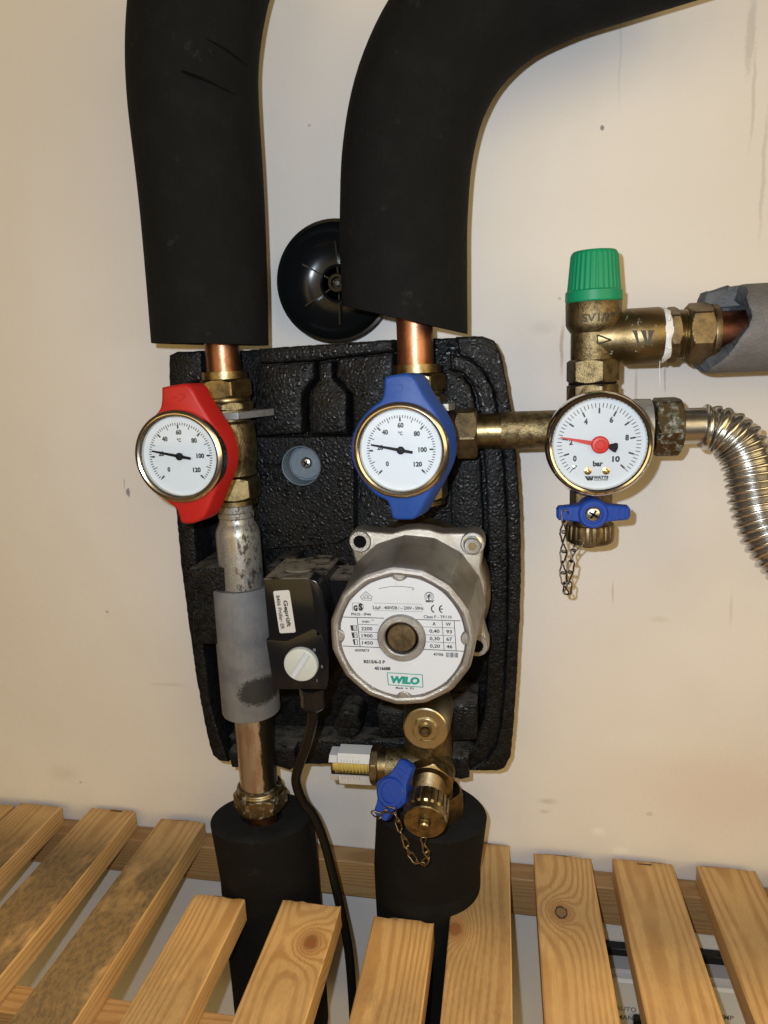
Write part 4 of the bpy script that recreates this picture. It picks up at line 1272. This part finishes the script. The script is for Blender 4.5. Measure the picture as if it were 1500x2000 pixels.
# power cable
cpts = [(612, 1378, 128), (610, 1410, 125), (600, 1450, 112), (586, 1490, 100), (578, 1525, 93), (590, 1562, 88), (612, 1592, 84), (632, 1640, 80), (648, 1700, 78), (664, 1770, 78), (680, 1850, 80), (688, 1940, 82), (694, 2060, 84)]
cp = [A(*p) for p in cpts]
cab = thing('power_cable', 'black power cable hanging from the pump down behind the slats', 'cable', cp[-1])
G().tube(spline(cp, 10), 3.4, 20).build('cable_sheath', 'rubber', cab)

# ------------------------------------------------------------------ flow setter below the pump
YB = 76.
fb = A(838, 1500, YB)
fs = thing('flow_setter', 'brass flow setter under the pump with a sight glass, blue wing handle and capped drain', 'flow setter', (XP, YB, zax(XP, 1570)))
z0, z1 = zax(XP, 1545), zax(XP, 1330)
g = G(); g.lathe([(15.5, 0), (16.2, 1), (16.2, z1 - z0)], (XP, YB, z0), UZ, 56); g.build('flow_body', 'brass_cast', fs)
dc = A(831, 1423, 112)
G().lathe([(16, 80), (15.4, 106), (14.4, 110), (14.2, 112.2), (13.4, 112.8), (8.8, 112.8), (8.6, 112)], (dc[0], 0, dc[2]), UY, 64, lambda t, r, h: r * (1 + (.05 if abs((t - 4.3) % (2 * PI)) < .12 else 0))).build('spindle_plate', 'brass_pale', fs)
G().nut((dc[0], 111, dc[2]), (dc[0], 113.6, dc[2]), 8.4, 6, .2, .8).build('spindle_nut', 'brass_pale', fs, 22)
sp_ = G().lathe([(4.4, 113), (4.4, 115), (3.4, 115.2), (3.2, 114.2), (2.6, 114.2), (2.6, 117), (2.2, 117.6), (0, 117.8)], (dc[0], 0, dc[2]), UY, 40).build('spindle', 'brass', fs)
G().box((dc[0] - 1.9, 117.3, dc[2] - .35), (dc[0] + 1.9, 118.1, dc[2] + .35), .1).build('spindle_slot', 'ink', sp_)
# horizontal branch to the sight glass
YG = 84.
hz = A(700, 1492, YG)[2]
sgx = lambda px: A(px, 1490, YG)[0]
G().lathe([(12.5, 0), (12.5, sgx(815) - sgx(757)), (13.5, sgx(840) - sgx(757))], (sgx(757), YG, hz), UX, 48).build('side_branch', 'brass_cast', fs)
G().lathe([(11.6, 0), (11.6, sgx(760) - sgx(740))], (sgx(740), YG, hz), UX, 48).build('branch_collar', 'brass', fs)
G().nut((sgx(727), YG, hz), (sgx(742), YG, hz), 14.0, 8, .3, 1.2).build('branch_nut', 'brass_dull', fs, 22)
sx0, sx1 = sgx(650), sgx(728)
sg = G().lathe([(5, 0), (8.6, .6), (9.2, 2), (9.2, sx1 - sx0)], (sx0, YG, hz), UX, 48).build('sight_glass', 'sight', fs)
G().lathe([(5.4, .8), (5.4, sx1 - sx0 - 1)], (sx0 + .4, YG, hz), UX, 32).build('glass_core', 'spring', sg)
hel = []
for i in range(170):
    a = 2 * PI * i / 20; hel.append((sx0 + 6 + (sx1 - sx0 - 8) * i / 170, YG + 6.3 * math.cos(a), hz + 6.3 * math.sin(a)))
G().tube(hel, .55, 8).build('spring', 'spring', sg)
for (za, zb_, top) in ((6.0, 12.0, 1), (-3.6, -11.2, 0)):
    g = G(); R = []
    for x, k in ((sx0 - .3, 0), (sx0 + 5.5, 0), (sx0 + 6.0, 1), (sx1 - .2, 1)):
        za_, zq = za, zb_ - (0 if k else (2.2 if top else -1.8)); R.append([np.array([x, YG + y, hz + z]) for y, z in ((8.4, za_), (9.9, za_ + .1 * (1 if top else -1)), (6.5 if not k else 7.5, zq), (-3, zq + (1 if top else -1)), (-3, zq), (6, zq - (1 if top else -1) * .8))])
    g.rings(R); sc_ = g.build('scale_shield', 'label', sg)
    mm = Print((0, YG + 9.95, 0), lift=0.)
    for i in range(7):
        x = sx0 + 8.6 + i * 2.05
        zz = hz + za + (.9 if top else -.9); nrm_k = (zb_ - za)
        for fr_, ln in ((.06, .36 if i % 2 == 0 else .26),):
            ya = YG + 9.9 + (7.5 - 9.9) * fr_ + .12; yb_ = YG + 9.9 + (7.5 - 9.9) * (fr_ + ln) + .12
            mm.g.add([(x - .14, ya, hz + za + nrm_k * fr_), (x + .14, ya, hz + za + nrm_k * fr_), (x + .14, yb_, hz + za + nrm_k * (fr_ + ln)), (x - .14, yb_, hz + za + nrm_k * (fr_ + ln))], [(0, 1, 2, 3)])
        if i % 1 == 0:
            ya = YG + 9.9 - 2.4 * .55 + .15; yb_ = YG + 9.9 - 2.4 * .72 + .15
            vs, fs_ = text_mesh(str(6 - i) if i < 6 else '0'); 
            mm.g.add([(x - .35 + b_ * 1.0 * .9, ya + (yb_ - ya) * (a_ + .3), hz + za + nrm_k * (.58 + .2 * a_)) for a_, b_ in vs], fs_)
    mm.g.build('scale_print', 'ink_grey', sc_)
# drain cock: body leans out and down from the brass body
d0 = np.array([XP + 2, 84., zax(XP, 1505, 84)]); d1 = A(829, 1607, 128); dd = nrm(d1 - d0); LD = np.linalg.norm(d1 - d0)
G().lathe([(14.5, -6), (16.8, 0), (16.8, 6)], d0 - dd * 2, dd, 48).build('drain_neck', 'brass_cast', fs)
G().nut(d0 + dd * 5, d0 + dd * 13, 17.6, 6, .3, 1.6).build('drain_hex', 'brass', fs, 22)
th = [(10.8, 0)]
for i in range(8): th += [(11.2, i * 1.5 + .3), (10.5, i * 1.5 + 1.)]
G().lathe(th + [(10.8, 13)], d0 + dd * 13, dd, 48).build('drain_thread', 'brass_dull', fs)
NK = 20
cap = G().lathe([(11.4, LD - 17), (14.0, LD - 16.4), (14.0, LD - 6), (13.7, LD - 4.8), (13.5, LD - .8), (13.0, LD), (0, LD)], d0, dd, 160,
                lambda t, r, h: r + (.75 if (t * NK / (2 * PI)) % 1 < .5 and LD - 16.6 < h < LD - 5.5 else 0)).build('drain_cap', 'brass', fs, 25)
G().lathe([(3.6, LD - .2), (3.3, LD + 1.2), (3.9, LD + 1.8), (3.9, LD + 4.0), (3.2, LD + 4.8), (0, LD + 5)], d0, dd, 32).build('cap_knob', 'brass', cap)
g = G(); pk = d0 + dd * (LD + .9); u_, v_ = perp(dd)
dn = nrm(A(826, 1640, 128) - A(830, 1607, 128)); dn = nrm(dn - dd * np.dot(dn, dd)); sd = np.cross(dd, dn)
g.rings([[pk + dn * L + sd * s * hw_ + dd * y for s, y in ((-1, 0), (1, 0), (1, .8), (-1, .8))] for L, hw_ in ((-3.6, 2.6), (0, 4.0), (4, 3.9), (9.5, 2.4))]); g.build('cap_tag', 'brass_dull', cap)
# lower union to the pipe
G().nut((XP + 4, YA, zax(XP, 1588)), (XP + 4, YA, zax(XP, 1540)), 19.5, 6, .4).build('union_nut', 'brass', fs, 22)
tag(G().cyl((XP + 2, YA, zax(XP, 1640) - 60), (XP + 2, YA, zax(XP, 1575)), 11.2).build('copper_pipe', 'copper_dull'), 'copper pipe below the drain cap, mostly hidden in lagging', 'copper pipe')


def wing_handle(parent, org, ax, long_, L1, L2, hub_r, hub_h, mat, fat=1.):
    """hub along ax with two wings along +-long_"""
    org = np.asarray(org, float); ax = nrm(ax); l = nrm(np.asarray(long_) - ax * np.dot(long_, ax)); s = np.cross(ax, l)
    g = G()
    pr = []
    for (x, hw, y0, y1) in ((-L1, 2.6, .4, 6.2), (-L1 + 1.2, 4.0, -.3, 7.4), (-L1 * .62, 4.6, -.6, 7.6), (-hub_r * .9, 5.2, -1., 7.8), (-hub_r * .55, 7.2, -1.5, 8.2), (0, hub_r * .95, -2, 8.4), (hub_r * .55, 7.2, -1.5, 8.2), (hub_r * .9, 5.2, -1., 7.8), (L2 * .62, 4.6, -.6, 7.6), (L2 - 1.2, 4.0, -.3, 7.4), (L2, 2.6, .4, 6.2)):
        c = .9; hw = hw * fat
        pr.append([org + l * x + s * a + ax * b for a, b in ((-hw, y0 + c), (-hw + c, y0), (hw - c, y0), (hw, y0 + c), (hw, y1 - c), (hw - c, y1), (-hw + c, y1), (-hw, y1 - c))])
    g.rings(pr)
    h = g.build('wing_handle', mat, parent, 30)
    G().lathe([(hub_r, -hub_h * .5), (hub_r, hub_h - 1.2), (hub_r - 1.1, hub_h), (hub_r * .68, hub_h), (hub_r * .62, hub_h - 2.5), (0, hub_h - 2.5)], org, ax, 48).build('handle_hub', mat, h)
    g = G()
    for sg_, LL in ((-1, L1), (1, L2)):
        for k in (.55, .72, .88):
            if LL * k < hub_r + 1.5: continue
            c0 = org + l * sg_ * LL * k
            g.rings([[c0 + l * e * .45 + s * a + ax * b for a, b in ((-3.2, 7.3), (3.2, 7.3), (2.8, 8.05), (-2.8, 8.05))] for e in (-1, 1)])
    g.build('grip_ridge', mat, h)
    return h


ho = A(771, 1546, 110); ha = nrm(A(748, 1552, 126) - A(790, 1542, 98)); hl = A(778, 1480, 112) - A(738, 1592, 112)
wing_handle(fs, ho - ha * 2, ha, hl, 18.5, 22, 9.8, 9.5, 'blue2', 1.3)

# ------------------------------------------------------------------ chains


def chain(label, path, mat, ln, wd, wire, ring=None, group='retaining chains on the drain caps'):
    P = spline(path, 12)
    t = thing('retaining_chain', label, 'chain', P[0], group)
    # link template in its own frame: long axis x
    n = 28; loop = []
    for i in range(n):
        a = 2 * PI * i / n; x = math.cos(a); y = math.sin(a)
        loop.append((math.copysign(abs(x) ** .8, x) * ln / 2, y * wd / 2 * (1 - .28 * math.exp(-(x * 2.4) ** 2)), .22 * wd * math.sin(2 * a)))
    g = G(); g.loop(loop, wire, 8)
    me = bpy.data.meshes.new('link')
    me.from_pydata([(p[0] / 1000, -p[1] / 1000, p[2] / 1000) for p in g.v], [], g.f); me.update()
    # walk the path
    d = [0.]
    for a, b in zip(P[:-1], P[1:]): d.append(d[-1] + np.linalg.norm(b - a))
    pitch = ln - 2.6 * wire; k = 0; s_ = pitch / 2
    rr = random.Random(11)
    while s_ < d[-1] - pitch * .3:
        def at(s): 
            i = max(j for j in range(len(d)) if d[j] <= max(0, min(s, d[-1] - 1e-6))); i = min(i, len(P) - 2)
            f = (s - d[i]) / (d[i + 1] - d[i]); return P[i] + (P[i + 1] - P[i]) * f
        c = at(s_); tg = nrm(at(min(s_ + pitch / 2, d[-1])) - at(max(s_ - pitch / 2, 0)))
        u, v = perp(tg); an = (.5 if k % 2 else 2.0) + rr.uniform(-.35, .35)
        w1 = u * math.cos(an) + v * math.sin(an); w2 = np.cross(tg, w1)
        o = link('link', me, mat, t, 60) if k == 0 else None
        if o is None:
            o = bpy.data.objects.new('link', me); C.objects.link(o); o.parent = t
        cv = lambda q: Vector((q[0], -q[1], q[2]))
        M3 = Matrix((cv(tg), -cv(w1), cv(w2))).transposed().to_4x4()
        M3.translation = cv((c - np.array(t['_o'])) / 1000); o.matrix_local = M3
        s_ += pitch; k += 1
    return t


# ------------------------------------------------------------------ safety branch to the right
ZP = lambda px, py, Y=YA: A(px, py, Y)
man = thing('safety_manifold', 'brass branch pipe from blue-handled valve to the pressure gauge', 'pipe fitting', (20, YA, ZM))
X = lambda px: A(px, 840, YA)[0]
G().nut((X(890), YA, ZM - 1), (X(933), YA, ZM - 1), 17.2, 6, .1).build('union_nut', 'brass_dull', man, 22)
G().lathe([(11.0, 0), (11.2, X(979) - X(930))], (X(930), YA, ZM), UX, 56).build('smooth_pipe', 'brass', man)
G().lathe([(11.6, 0), (11.8, .6), (11.7, X(1110) - X(979))], (X(979), YA, ZM), UX, 56).build('cast_pipe', 'brass_cast', man)
G().lathe([(13, -30), (15, -24), (15.5, 0), (15, 20), (13.8, 27)], (XR, YA, ZM), UZ, 48).build('tee_body', 'brass_cast', man)
G().lathe([(11, 0), (13.6, 4), (14.5, 20)], (XR, YA + 6, ZM), UY, 40).build('gauge_socket', 'brass_cast', man)
xg = X(1240)
G().lathe([(15, 10), (16.4, xg - XR - 6), (17.0, xg - XR), (16.8, X(1268) - XR), (15, X(1270) - XR)], (XR, YA, ZM), UX, 56).build('end_collar', 'zinc', man)

# relief valve
rv = thing('relief_valve', 'brass safety relief valve with a green ribbed cap above the pressure gauge', 'relief valve', (XR, YA, zax(XR, 790)))
RZ = lambda py: zax(XR, py)
G().nut((XR, YA, RZ(800)), (XR, YA, RZ(750)), 15.8, 6, .25, 1.0).build('inlet_hex', 'brass_dull', rv, 22)
G().nut((XR, YA, RZ(747)), (XR, YA, RZ(702)), 15.9, 6, .25, 1.4).build('inlet_hex', 'brass_cast', rv, 22)
G().lathe([(14.4, RZ(750)), (14.4, RZ(747))], (XR, YA, 0), UZ, 40).build('thread_seal', 'black_matt', rv)
G().lathe([(12.6, RZ(708)), (13.2, RZ(700)), (13.2, RZ(650)), (15.2, RZ(641)), (16.2, RZ(634)), (16.4, RZ(592)), (16.0, RZ(590)), (15.2, RZ(589)), (15.2, RZ(585))], (XR, YA, 0), UZ, 64).build('valve_body', 'brass_cast', rv)
zo = A(1250, 657, YA)[2]
RX = lambda px: A(px, 655, YA)[0]
G().lathe([(13.5, 0), (14.5, RX(1212) - XR), (16.4, RX(1222) - XR), (16.6, RX(1283) - XR), (15.9, RX(1290) - XR), (12, RX(1290) - XR)], (XR, YA, zo), UX, 64).build('outlet_body', 'spot_brass', rv)
NC = 30
G().lathe([(16.0, RZ(591)), (16.6, RZ(588)), (16.5, RZ(570)), (15.6, RZ(567))], (XR, YA, 0), UZ, 64).build('cap_skirt', 'green', rv)
G().lathe([(15.3, RZ(569)), (13.4, RZ(499)), (13.0, RZ(494)), (12.2, RZ(491)), (0, RZ(490))], (XR, YA, 0), UZ, 240, lambda t, r, h: r + (.42 * max(-.5, min(.7, math.cos(NC * t) * 1.6)) if RZ(571) < h < RZ(495) else 0)).build('cap', 'green', rv, 40)


def emboss(txt, px, py, h, r_ax, cx, name, mat, parent, vertical=True, extra=None, wd=None):
    """letters raised on a vertical cylinder of radius r_ax about x=cx"""
    vs, fs = text_mesh(txt, .02); x0, x1 = min(p[0] for p in vs), max(p[0] for p in vs)
    k = h / .73; kx = k if wd is None else wd / (x1 - x0)
    c = A(px, py, YA + r_ax * .95); g = G(); off = c[0] - cx

    def pt(x, y, lift):
        sx_ = off + (x - (x0 + x1) / 2) * kx
        rr = r_ax + lift; sx_ = max(-rr * .98, min(rr * .98, sx_))
        return (cx + sx_, YA + math.sqrt(rr * rr - sx_ * sx_), c[2] + (y - .365) * k)
    n = len(vs)
    g.add([pt(x, y, .45) for x, y in vs], fs)
    ed = {}
    for f in fs:
        for i in range(len(f)):
            e = (f[i], f[(i + 1) % len(f)]); ed[tuple(sorted(e))] = ed.get(tuple(sorted(e)), 0) + 1
    for (a, b), cnt in ed.items():
        if cnt == 1: g.add([pt(*vs[a], .45), pt(*vs[b], .45), pt(*vs[b], -.3), pt(*vs[a], -.3)], [(0, 1, 2, 3)])
    return g.build(name, mat, parent)


emboss('SV1/2"', 1170, 619, 4.6, 16.4, XR, 'cast_lettering', 'brass_dark', rv, wd=19)
# cast arrow outline
g = G(); tri = [(1166, 654), (1193, 664), (1167, 672)]
for a, b in zip(tri, tri[1:] + tri[:1]):
    a, b = A(*a, 83.0), A(*b, 83.0)
    for q in (a, b):
        s_ = q[0] - XR; rh = 13.6 + max(0, s_) / (RX(1212) - XR); q[1] = YA + max(math.sqrt(max(1, 13.2 ** 2 - s_ * s_)), math.sqrt(max(1, rh ** 2 - (q[2] - zo) ** 2))) + .1
    g.tube([a, b], .5, 8)
g.build('cast_arrow', 'brass_dark', rv)
# cast double-slash emblem on the outlet body
g = G()
for k, (xa, xb) in enumerate(((1235, 1245), (1251, 1262), (1266, 1279))):
    pl_ = [(xa, 645), (xb - 1, 645), (xb + 4 if k < 2 else xa + 2, 674), (xa + 11 if k < 2 else xa + 0, 674)]
    q = []
    for lift in (.45, -.4):
        for x, y in pl_:
            p = A(x, y, YA + 16.2); dz = p[2] - zo; p[1] = YA + math.sqrt(16.6 ** 2 - min(dz * dz, 250)) + lift; q.append(p)
    g.add(q, [(0, 1, 2, 3), (4, 5, 6, 7), (0, 1, 5, 4), (1, 2, 6, 5), (2, 3, 7, 6), (3, 0, 4, 7)])
g.build('cast_emblem', 'brass_dark', rv)

# compression fitting on the relief outlet
cf = thing('compression_fitting', 'brass compression fitting with white sealing tape beside the relief valve', 'pipe fitting', (RX(1340), YA, zo))
g = G(); g.lathe([(14.4, 0), (15.6, .8), (15.9, 2.5), (15.3, 4.6), (14.5, 5.6)], (RX(1286), YA, zo), UX, 48, lambda t, r, h: r + .45 * math.sin(5 * t + h) + .3 * math.sin(11 * t - h)); g.build('sealing_tape', 'ptfe', cf)
# loose strands of tape
g = G()
for st_ in ([(1303, 622, 88), (1308, 617, 89), (1306, 626, 89)], [(1301, 678, 87), (1307, 680, 88), (1311, 678, 88)], [(1289, 705, 80), (1288, 725, 79), (1289, 755, 78)]):
    g.tube(spline([A(*p) for p in st_], 4), [.7 if st_[0][1] < 700 else .18] * (8 + 1), 6)
g.build('tape_strand', 'ptfe', cf)
G().nut((RX(1299), YA, zo), (RX(1323), YA, zo), 16.8, 6, .35).build('hex_body', 'brass_dull', cf, 22)
thp = [(12, 0)]
for i in range(4): thp += [(14.4, i * 1.5 + .3), (13.7, i * 1.5 + 1.)]
G().lathe(thp + [(14.0, 7)], (RX(1321), YA, zo), UX, 48).build('thread', 'brass', cf)
G().nut((RX(1338), YA, zo), (RX(1386), YA, zo), 18.4, 6, .35, 2.2).build('compression_nut', 'brass_dull', cf, 22)
G().lathe([(16.4, 0), (16.6, .6), (16.2, 3.2), (12, 3.6)], (RX(1385), YA, zo), UX, 48).build('nut_lip', 'brass_dull', cf)
tag(G().cyl((RX(1385), YA, zo), (RX(1600), YA, zo), 12.2).build('copper_pipe', 'copper_dull'), 'dark copper pipe between relief fitting and torn grey lagging', 'copper pipe')

# torn grey lagging
gt = thing('pipe_insulation', 'grey foam lagging with a torn end on the relief outlet pipe', 'pipe insulation', (RX(1430), YA, zo))
NS = 96; R = []; rr = random.Random(21)
zlo = zo + 1.6
ends = []
for j in range(NS):
    a = 2 * PI * j / NS                     # 0 = front (+Y), 90 = up
    up = math.sin(a); fr_ = math.cos(a)
    if fr_ > -.2: e = 1437 - 14 * max(0, -up) ** 1 * 4.1 if up < 0 else 1437 + 4 * up
    else: e = 1382 if up > 0 else 1372
    e += rr.uniform(-2, 2) + 3 * math.sin(7 * a)
    ends.append(e)
sm = [sum(ends[(j + k) % NS] for k in (-2, -1, 0, 1, 2)) / 5 + rr.uniform(-1.2, 1.2) for j in range(NS)]
for e, rd_ in ((0, 24.0), (1, 24.8), (4, 25.0), (12, 25.0), (40, 25.0), (90, 25.2), (200, 25.2)):
    R.append([np.array([RX(sm[j]) + e if e < 90 else RX(1440) + e, YA + rd_ * math.cos(2 * PI * j / NS), zlo + rd_ * math.sin(2 * PI * j / NS)]) for j in range(NS)])
g = G(); g.rings(R, False, False); g.build('foam_tube', 'grey_foam', gt, 50)
R2 = [R[0]]
for f, dx in ((.86, -2.), (.68, -3.5), (.56, -1.), (.52, 6), (.51, 60)):
    R2.append([np.array([R[0][j][0] + dx + 15 * (1 - f) * max(0, math.cos(2 * PI * j / NS - .25)) ** .7 * (dx < 30) + rr.uniform(-1.0, 1.0) * (f > .5), YA + (R[0][j][1] - YA) * f, zlo + (R[0][j][2] - zlo) * f]) for j in range(NS)])
g = G(); g.rings(R2, False, False); g.build('torn_end', 'grey_foam_torn', gt, 40)
# ragged tuft that sticks out above the nut
tp = [A(x, y, 66) for x, y in ((1378, 575), (1381, 569), (1390, 567), (1400, 563), (1412, 561), (1424, 556), (1432, 560), (1436, 580), (1432, 600), (1424, 612), (1398, 618), (1385, 606), (1378, 600), (1374, 598))]
tpn = resample(tp, 1.6); tpn = [p + np.array([rr.uniform(-.5, .5), rr.uniform(-1, 1), rr.uniform(-.5, .5)]) for p in tpn]
G().loft(tpn, [p - UY * 16 for p in tpn], 1.5).build('torn_tuft', 'grey_foam_torn', gt, 40)

# ------------------------------------------------------------------ pressure gauge
YGf = 118.
gc = A(1172, 869, YGf)
pg = thing('pressure_gauge', 'round chrome pressure gauge marked in bar with a red needle', 'pressure gauge', (gc[0], YA + 16, gc[2]))
RG = 29.7
G().lathe([(10, 84), (27.5, 92), (28.6, 94), (28.8, 108)], (gc[0], 0, gc[2]), UY, 72).build('gauge_case', 'chrome', pg)
G().lathe([(28.6, 106), (RG, 107), (RG + .2, 112), (RG - .2, 115), (RG - 1.2, 117.2), (RG - 2.4, 118), (RG - 3.4, 117.6), (RG - 4.3, 116), (RG - 4.4, 112)], (gc[0], 0, gc[2]), UY, 96).build('bezel', 'chrome', pg)
yd = 112.6
dl = G().lathe([(RG - 4.2, yd - 1), (RG - 4.2, yd), (0, yd)], (gc[0], 0, gc[2]), UY, 72).build('dial', 'white', pg)
gk = .0458; GX, GY = 690, 688
m = Print((gc[0], yd, gc[2]), lift=.1)
for i in range(51):
    a = math.radians(225 - i * 5.4); ca, sa = math.cos(a), math.sin(a)
    if i % 5 == 0: m.line((497 * gk * ca, 497 * gk * sa), (425 * gk * ca, 425 * gk * sa), 8 * gk); m.line((435 * gk * ca, 435 * gk * sa), (372 * gk * ca, 372 * gk * sa), 21 * gk)
    else: m.line((500 * gk * ca, 500 * gk * sa), (443 * gk * ca, 443 * gk * sa), 9 * gk)
gp = lambda x, y: ((x - GX) * gk, -(y - GY) * gk)
for s_, x, y in (('0', 405, 862), ('2', 356, 655), ('4', 532, 408), ('6', 833, 396), ('8', 1022, 617), ('10', 897, 878)): m.text(s_, gp(x, y), 68 * gk, (44 if len(s_) == 1 else 92) * gk, .03)
m.text('bar', gp(683, 930), 66 * gk, 122 * gk, .03)
m.text('WATTS', gp(722, 1104), 34 * gk, 180 * gk, .05, 0, .1); m.text('INDUSTRIES', gp(722, 1137), 13 * gk, 170 * gk, .03, 0, .1)
for k in range(2): m.poly([gp(525 + k * 38, 1088), gp(557 + k * 38, 1088), gp(590 + k * 30, 1142), gp(560 + k * 30, 1142)])
m.poly([gp(604, 1088), gp(634, 1088), gp(622, 1142), gp(612, 1142)])
m.build('dial_markings', 'ink', dl)
for x in (562, 782):
    p = gp(x, 1025); G().lathe([(46 * gk, 0), (44 * gk, .8), (26 * gk, 1.0), (22 * gk, .6), (14 * gk, .6), (10 * gk, 1.1), (0, 1.2)], (gc[0] + p[0], yd, gc[2] + p[1]), UY, 28).build('dial_pin', 'gauge_pin', dl)
p = gp(395, 970); G().lathe([(28 * gk, 0), (22 * gk, .7), (0, .9)], (gc[0] + p[0], yd, gc[2] + p[1]), UY, 20).build('stop_pin', 'screw', dl)
no = np.array([gc[0] + .4, yd + 1.6, gc[2] - .3]); a = math.radians(167.8); d = np.array([math.cos(a), 0, math.sin(a)]); n = np.array([-d[2], 0, d[0]])
g = G(); g.rings([[no + d * L * gk + n * s * hw_ * gk + UY * y for s, y in ((-1, 0), (1, 0), (1, .5), (-1, .5))] for L, hw_ in ((0, 34), (120, 27), (482, 7))])
g.lathe([(106 * gk, -.6), (106 * gk, 1.2), (92 * gk, 1.9), (60 * gk, 2.0), (52 * gk, 1.4), (0, 1.4)], no, UY, 48)
g.build('needle', 'needle_red', pg)
g = G(); ca_ = a + PI
fan = [no + UY * .2 + np.array([math.cos(ca_ + t_) * r_ * gk, 0, math.sin(ca_ + t_) * r_ * gk]) for r_, t_ in ((80, -.16), (80, .16), (185, .32), (210, .27), (216, .0), (210, -.27), (185, -.32))]
g.loft([p + UY * .5 for p in fan], fan); g.build('needle_tail', 'needle_black', pg)
G().lathe([(0, 116.4), (RG - 4.2, 116.3), (RG - 4.2, 115.8), (0, 115.8)], (gc[0], 0, gc[2]), UY, 64).build('glass', 'glass', pg)

# ------------------------------------------------------------------ drain cock below the gauge
dv = thing('drain_valve', 'small brass drain cock with a blue wing handle and chained cap under the gauge', 'drain valve', (XR, YA, zax(XR, 1068)))
DZ = lambda py: zax(XR, py)
G().lathe([(11.2, DZ(1030)), (11.2, DZ(1000)), (10.8, DZ(960)), (10.8, ZM - 20)], (XR, YA, 0), UZ, 48).build('cock_body', 'brass_dull', dv)
G().nut((XR, YA, DZ(990)), (XR, YA, DZ(955)), 13.5, 6, .2).build('cock_hex', 'brass_dull', dv, 22)
NK2 = 22
cp2 = G().lathe([(0, DZ(1059)), (13.2, DZ(1058)), (14.4, DZ(1055)), (14.9, DZ(1048)), (15.0, DZ(1026)), (14.4, DZ(1022)), (11, DZ(1022))], (XR - .2, YA, 0), UZ, 176,
                lambda t, r, h: r - (1.0 if (t * NK2 / (2 * PI)) % 1 < .42 and DZ(1047.5) < h < DZ(1023) else 0)).build('cap', 'brass_dull', dv, 25)
G().lathe([(0, DZ(1068)), (3.8, DZ(1067.5)), (4.4, DZ(1064)), (4.4, DZ(1057))], (XR - 1, YA, 0), UZ, 32).build('cap_knob', 'brass_dull', cp2)
hc = A(1158, 1003, 96)
G().cyl((XR, YA, hc[2] - 1), (hc[0], 92, hc[2]), 7).build('handle_stem', 'brass_dull', dv)
h2 = wing_handle(dv, hc - UY * 7, UY, (1, 0, .0), 21, 21.5, 8.8, 9.5, 'blue2')
cross_screw((hc[0], hc[1] - 0.4, hc[2]), UY, 5.0, h2, 'screw')

chain('dark twisted-link chain hanging in a loop under the pressure gauge',
      [A(*p) for p in ((1103, 998, 97), (1101, 1030, 95), (1100, 1050, 92), (1101, 1075, 90), (1099, 1105, 89), (1102, 1135, 88), (1106, 1158, 87), (1111, 1148, 86), (1112, 1128, 86), (1116, 1100, 86), (1120, 1076, 85), (1130, 1064, 84), (1136, 1056, 82))],
      'chain', 8.4, 4.6, .52)
chain('brassy twisted-link chain looping from blue wing handle to the brass drain cap',
      [A(*p) for p in ((728, 1585, 118), (740, 1592, 120), (762, 1582, 122), (774, 1592, 124), (779, 1612, 124), (790, 1640, 124), (803, 1670, 122), (820, 1686, 123), (836, 1676, 126), (830, 1656, 129), (827, 1636, 131), (828, 1626, 131))],
      'chain_brass', 7.6, 4.2, .5)

# ------------------------------------------------------------------ corrugated hose
hs = thing('corrugated_hose', 'stainless corrugated hose with a verdigris nut right of the pressure gauge', 'hose', A(1300, 832, YA))
HX = lambda px: A(px, 833, YA)[0]; hzz = A(1300, 833, YA)[2]
G().nut((HX(1274), YA, hzz), (HX(1327), YA, hzz), 19.0, 6, .1).build('hose_nut', 'green_brass', hs, 22)
G().cyl((HX(1322), YA, hzz), (HX(1374), YA, hzz), 10.8).build('hose_end', 'steel', hs)
hp = [(1370, 834, 70), (1392, 836, 70), (1418, 846, 72), (1446, 872, 74), (1464, 915, 78), (1473, 965, 82), (1486, 1015, 86), (1508, 1060, 90), (1545, 1105, 94), (1600, 1160, 98)]
P = spline([A(*p) for p in hp], 24)
P = resample(P, .42, False); d = 0; rad = []
for i, p in enumerate(P):
    if i: d += np.linalg.norm(p - P[i - 1])
    w_ = (d % 4.3) / 4.3
    big = 13.4 + 1.9 * min(1, d / 26) + .25 * math.sin(d * .9)
    rad.append(11.6 + (big - 11.6) * max(0, math.sin(PI * w_)) ** .6)
G().tube(P, rad, 40).build('corrugated_tube', 'steel_hose', hs, 80)

for o in C.objects:
    if '_o' in o: del o['_o']
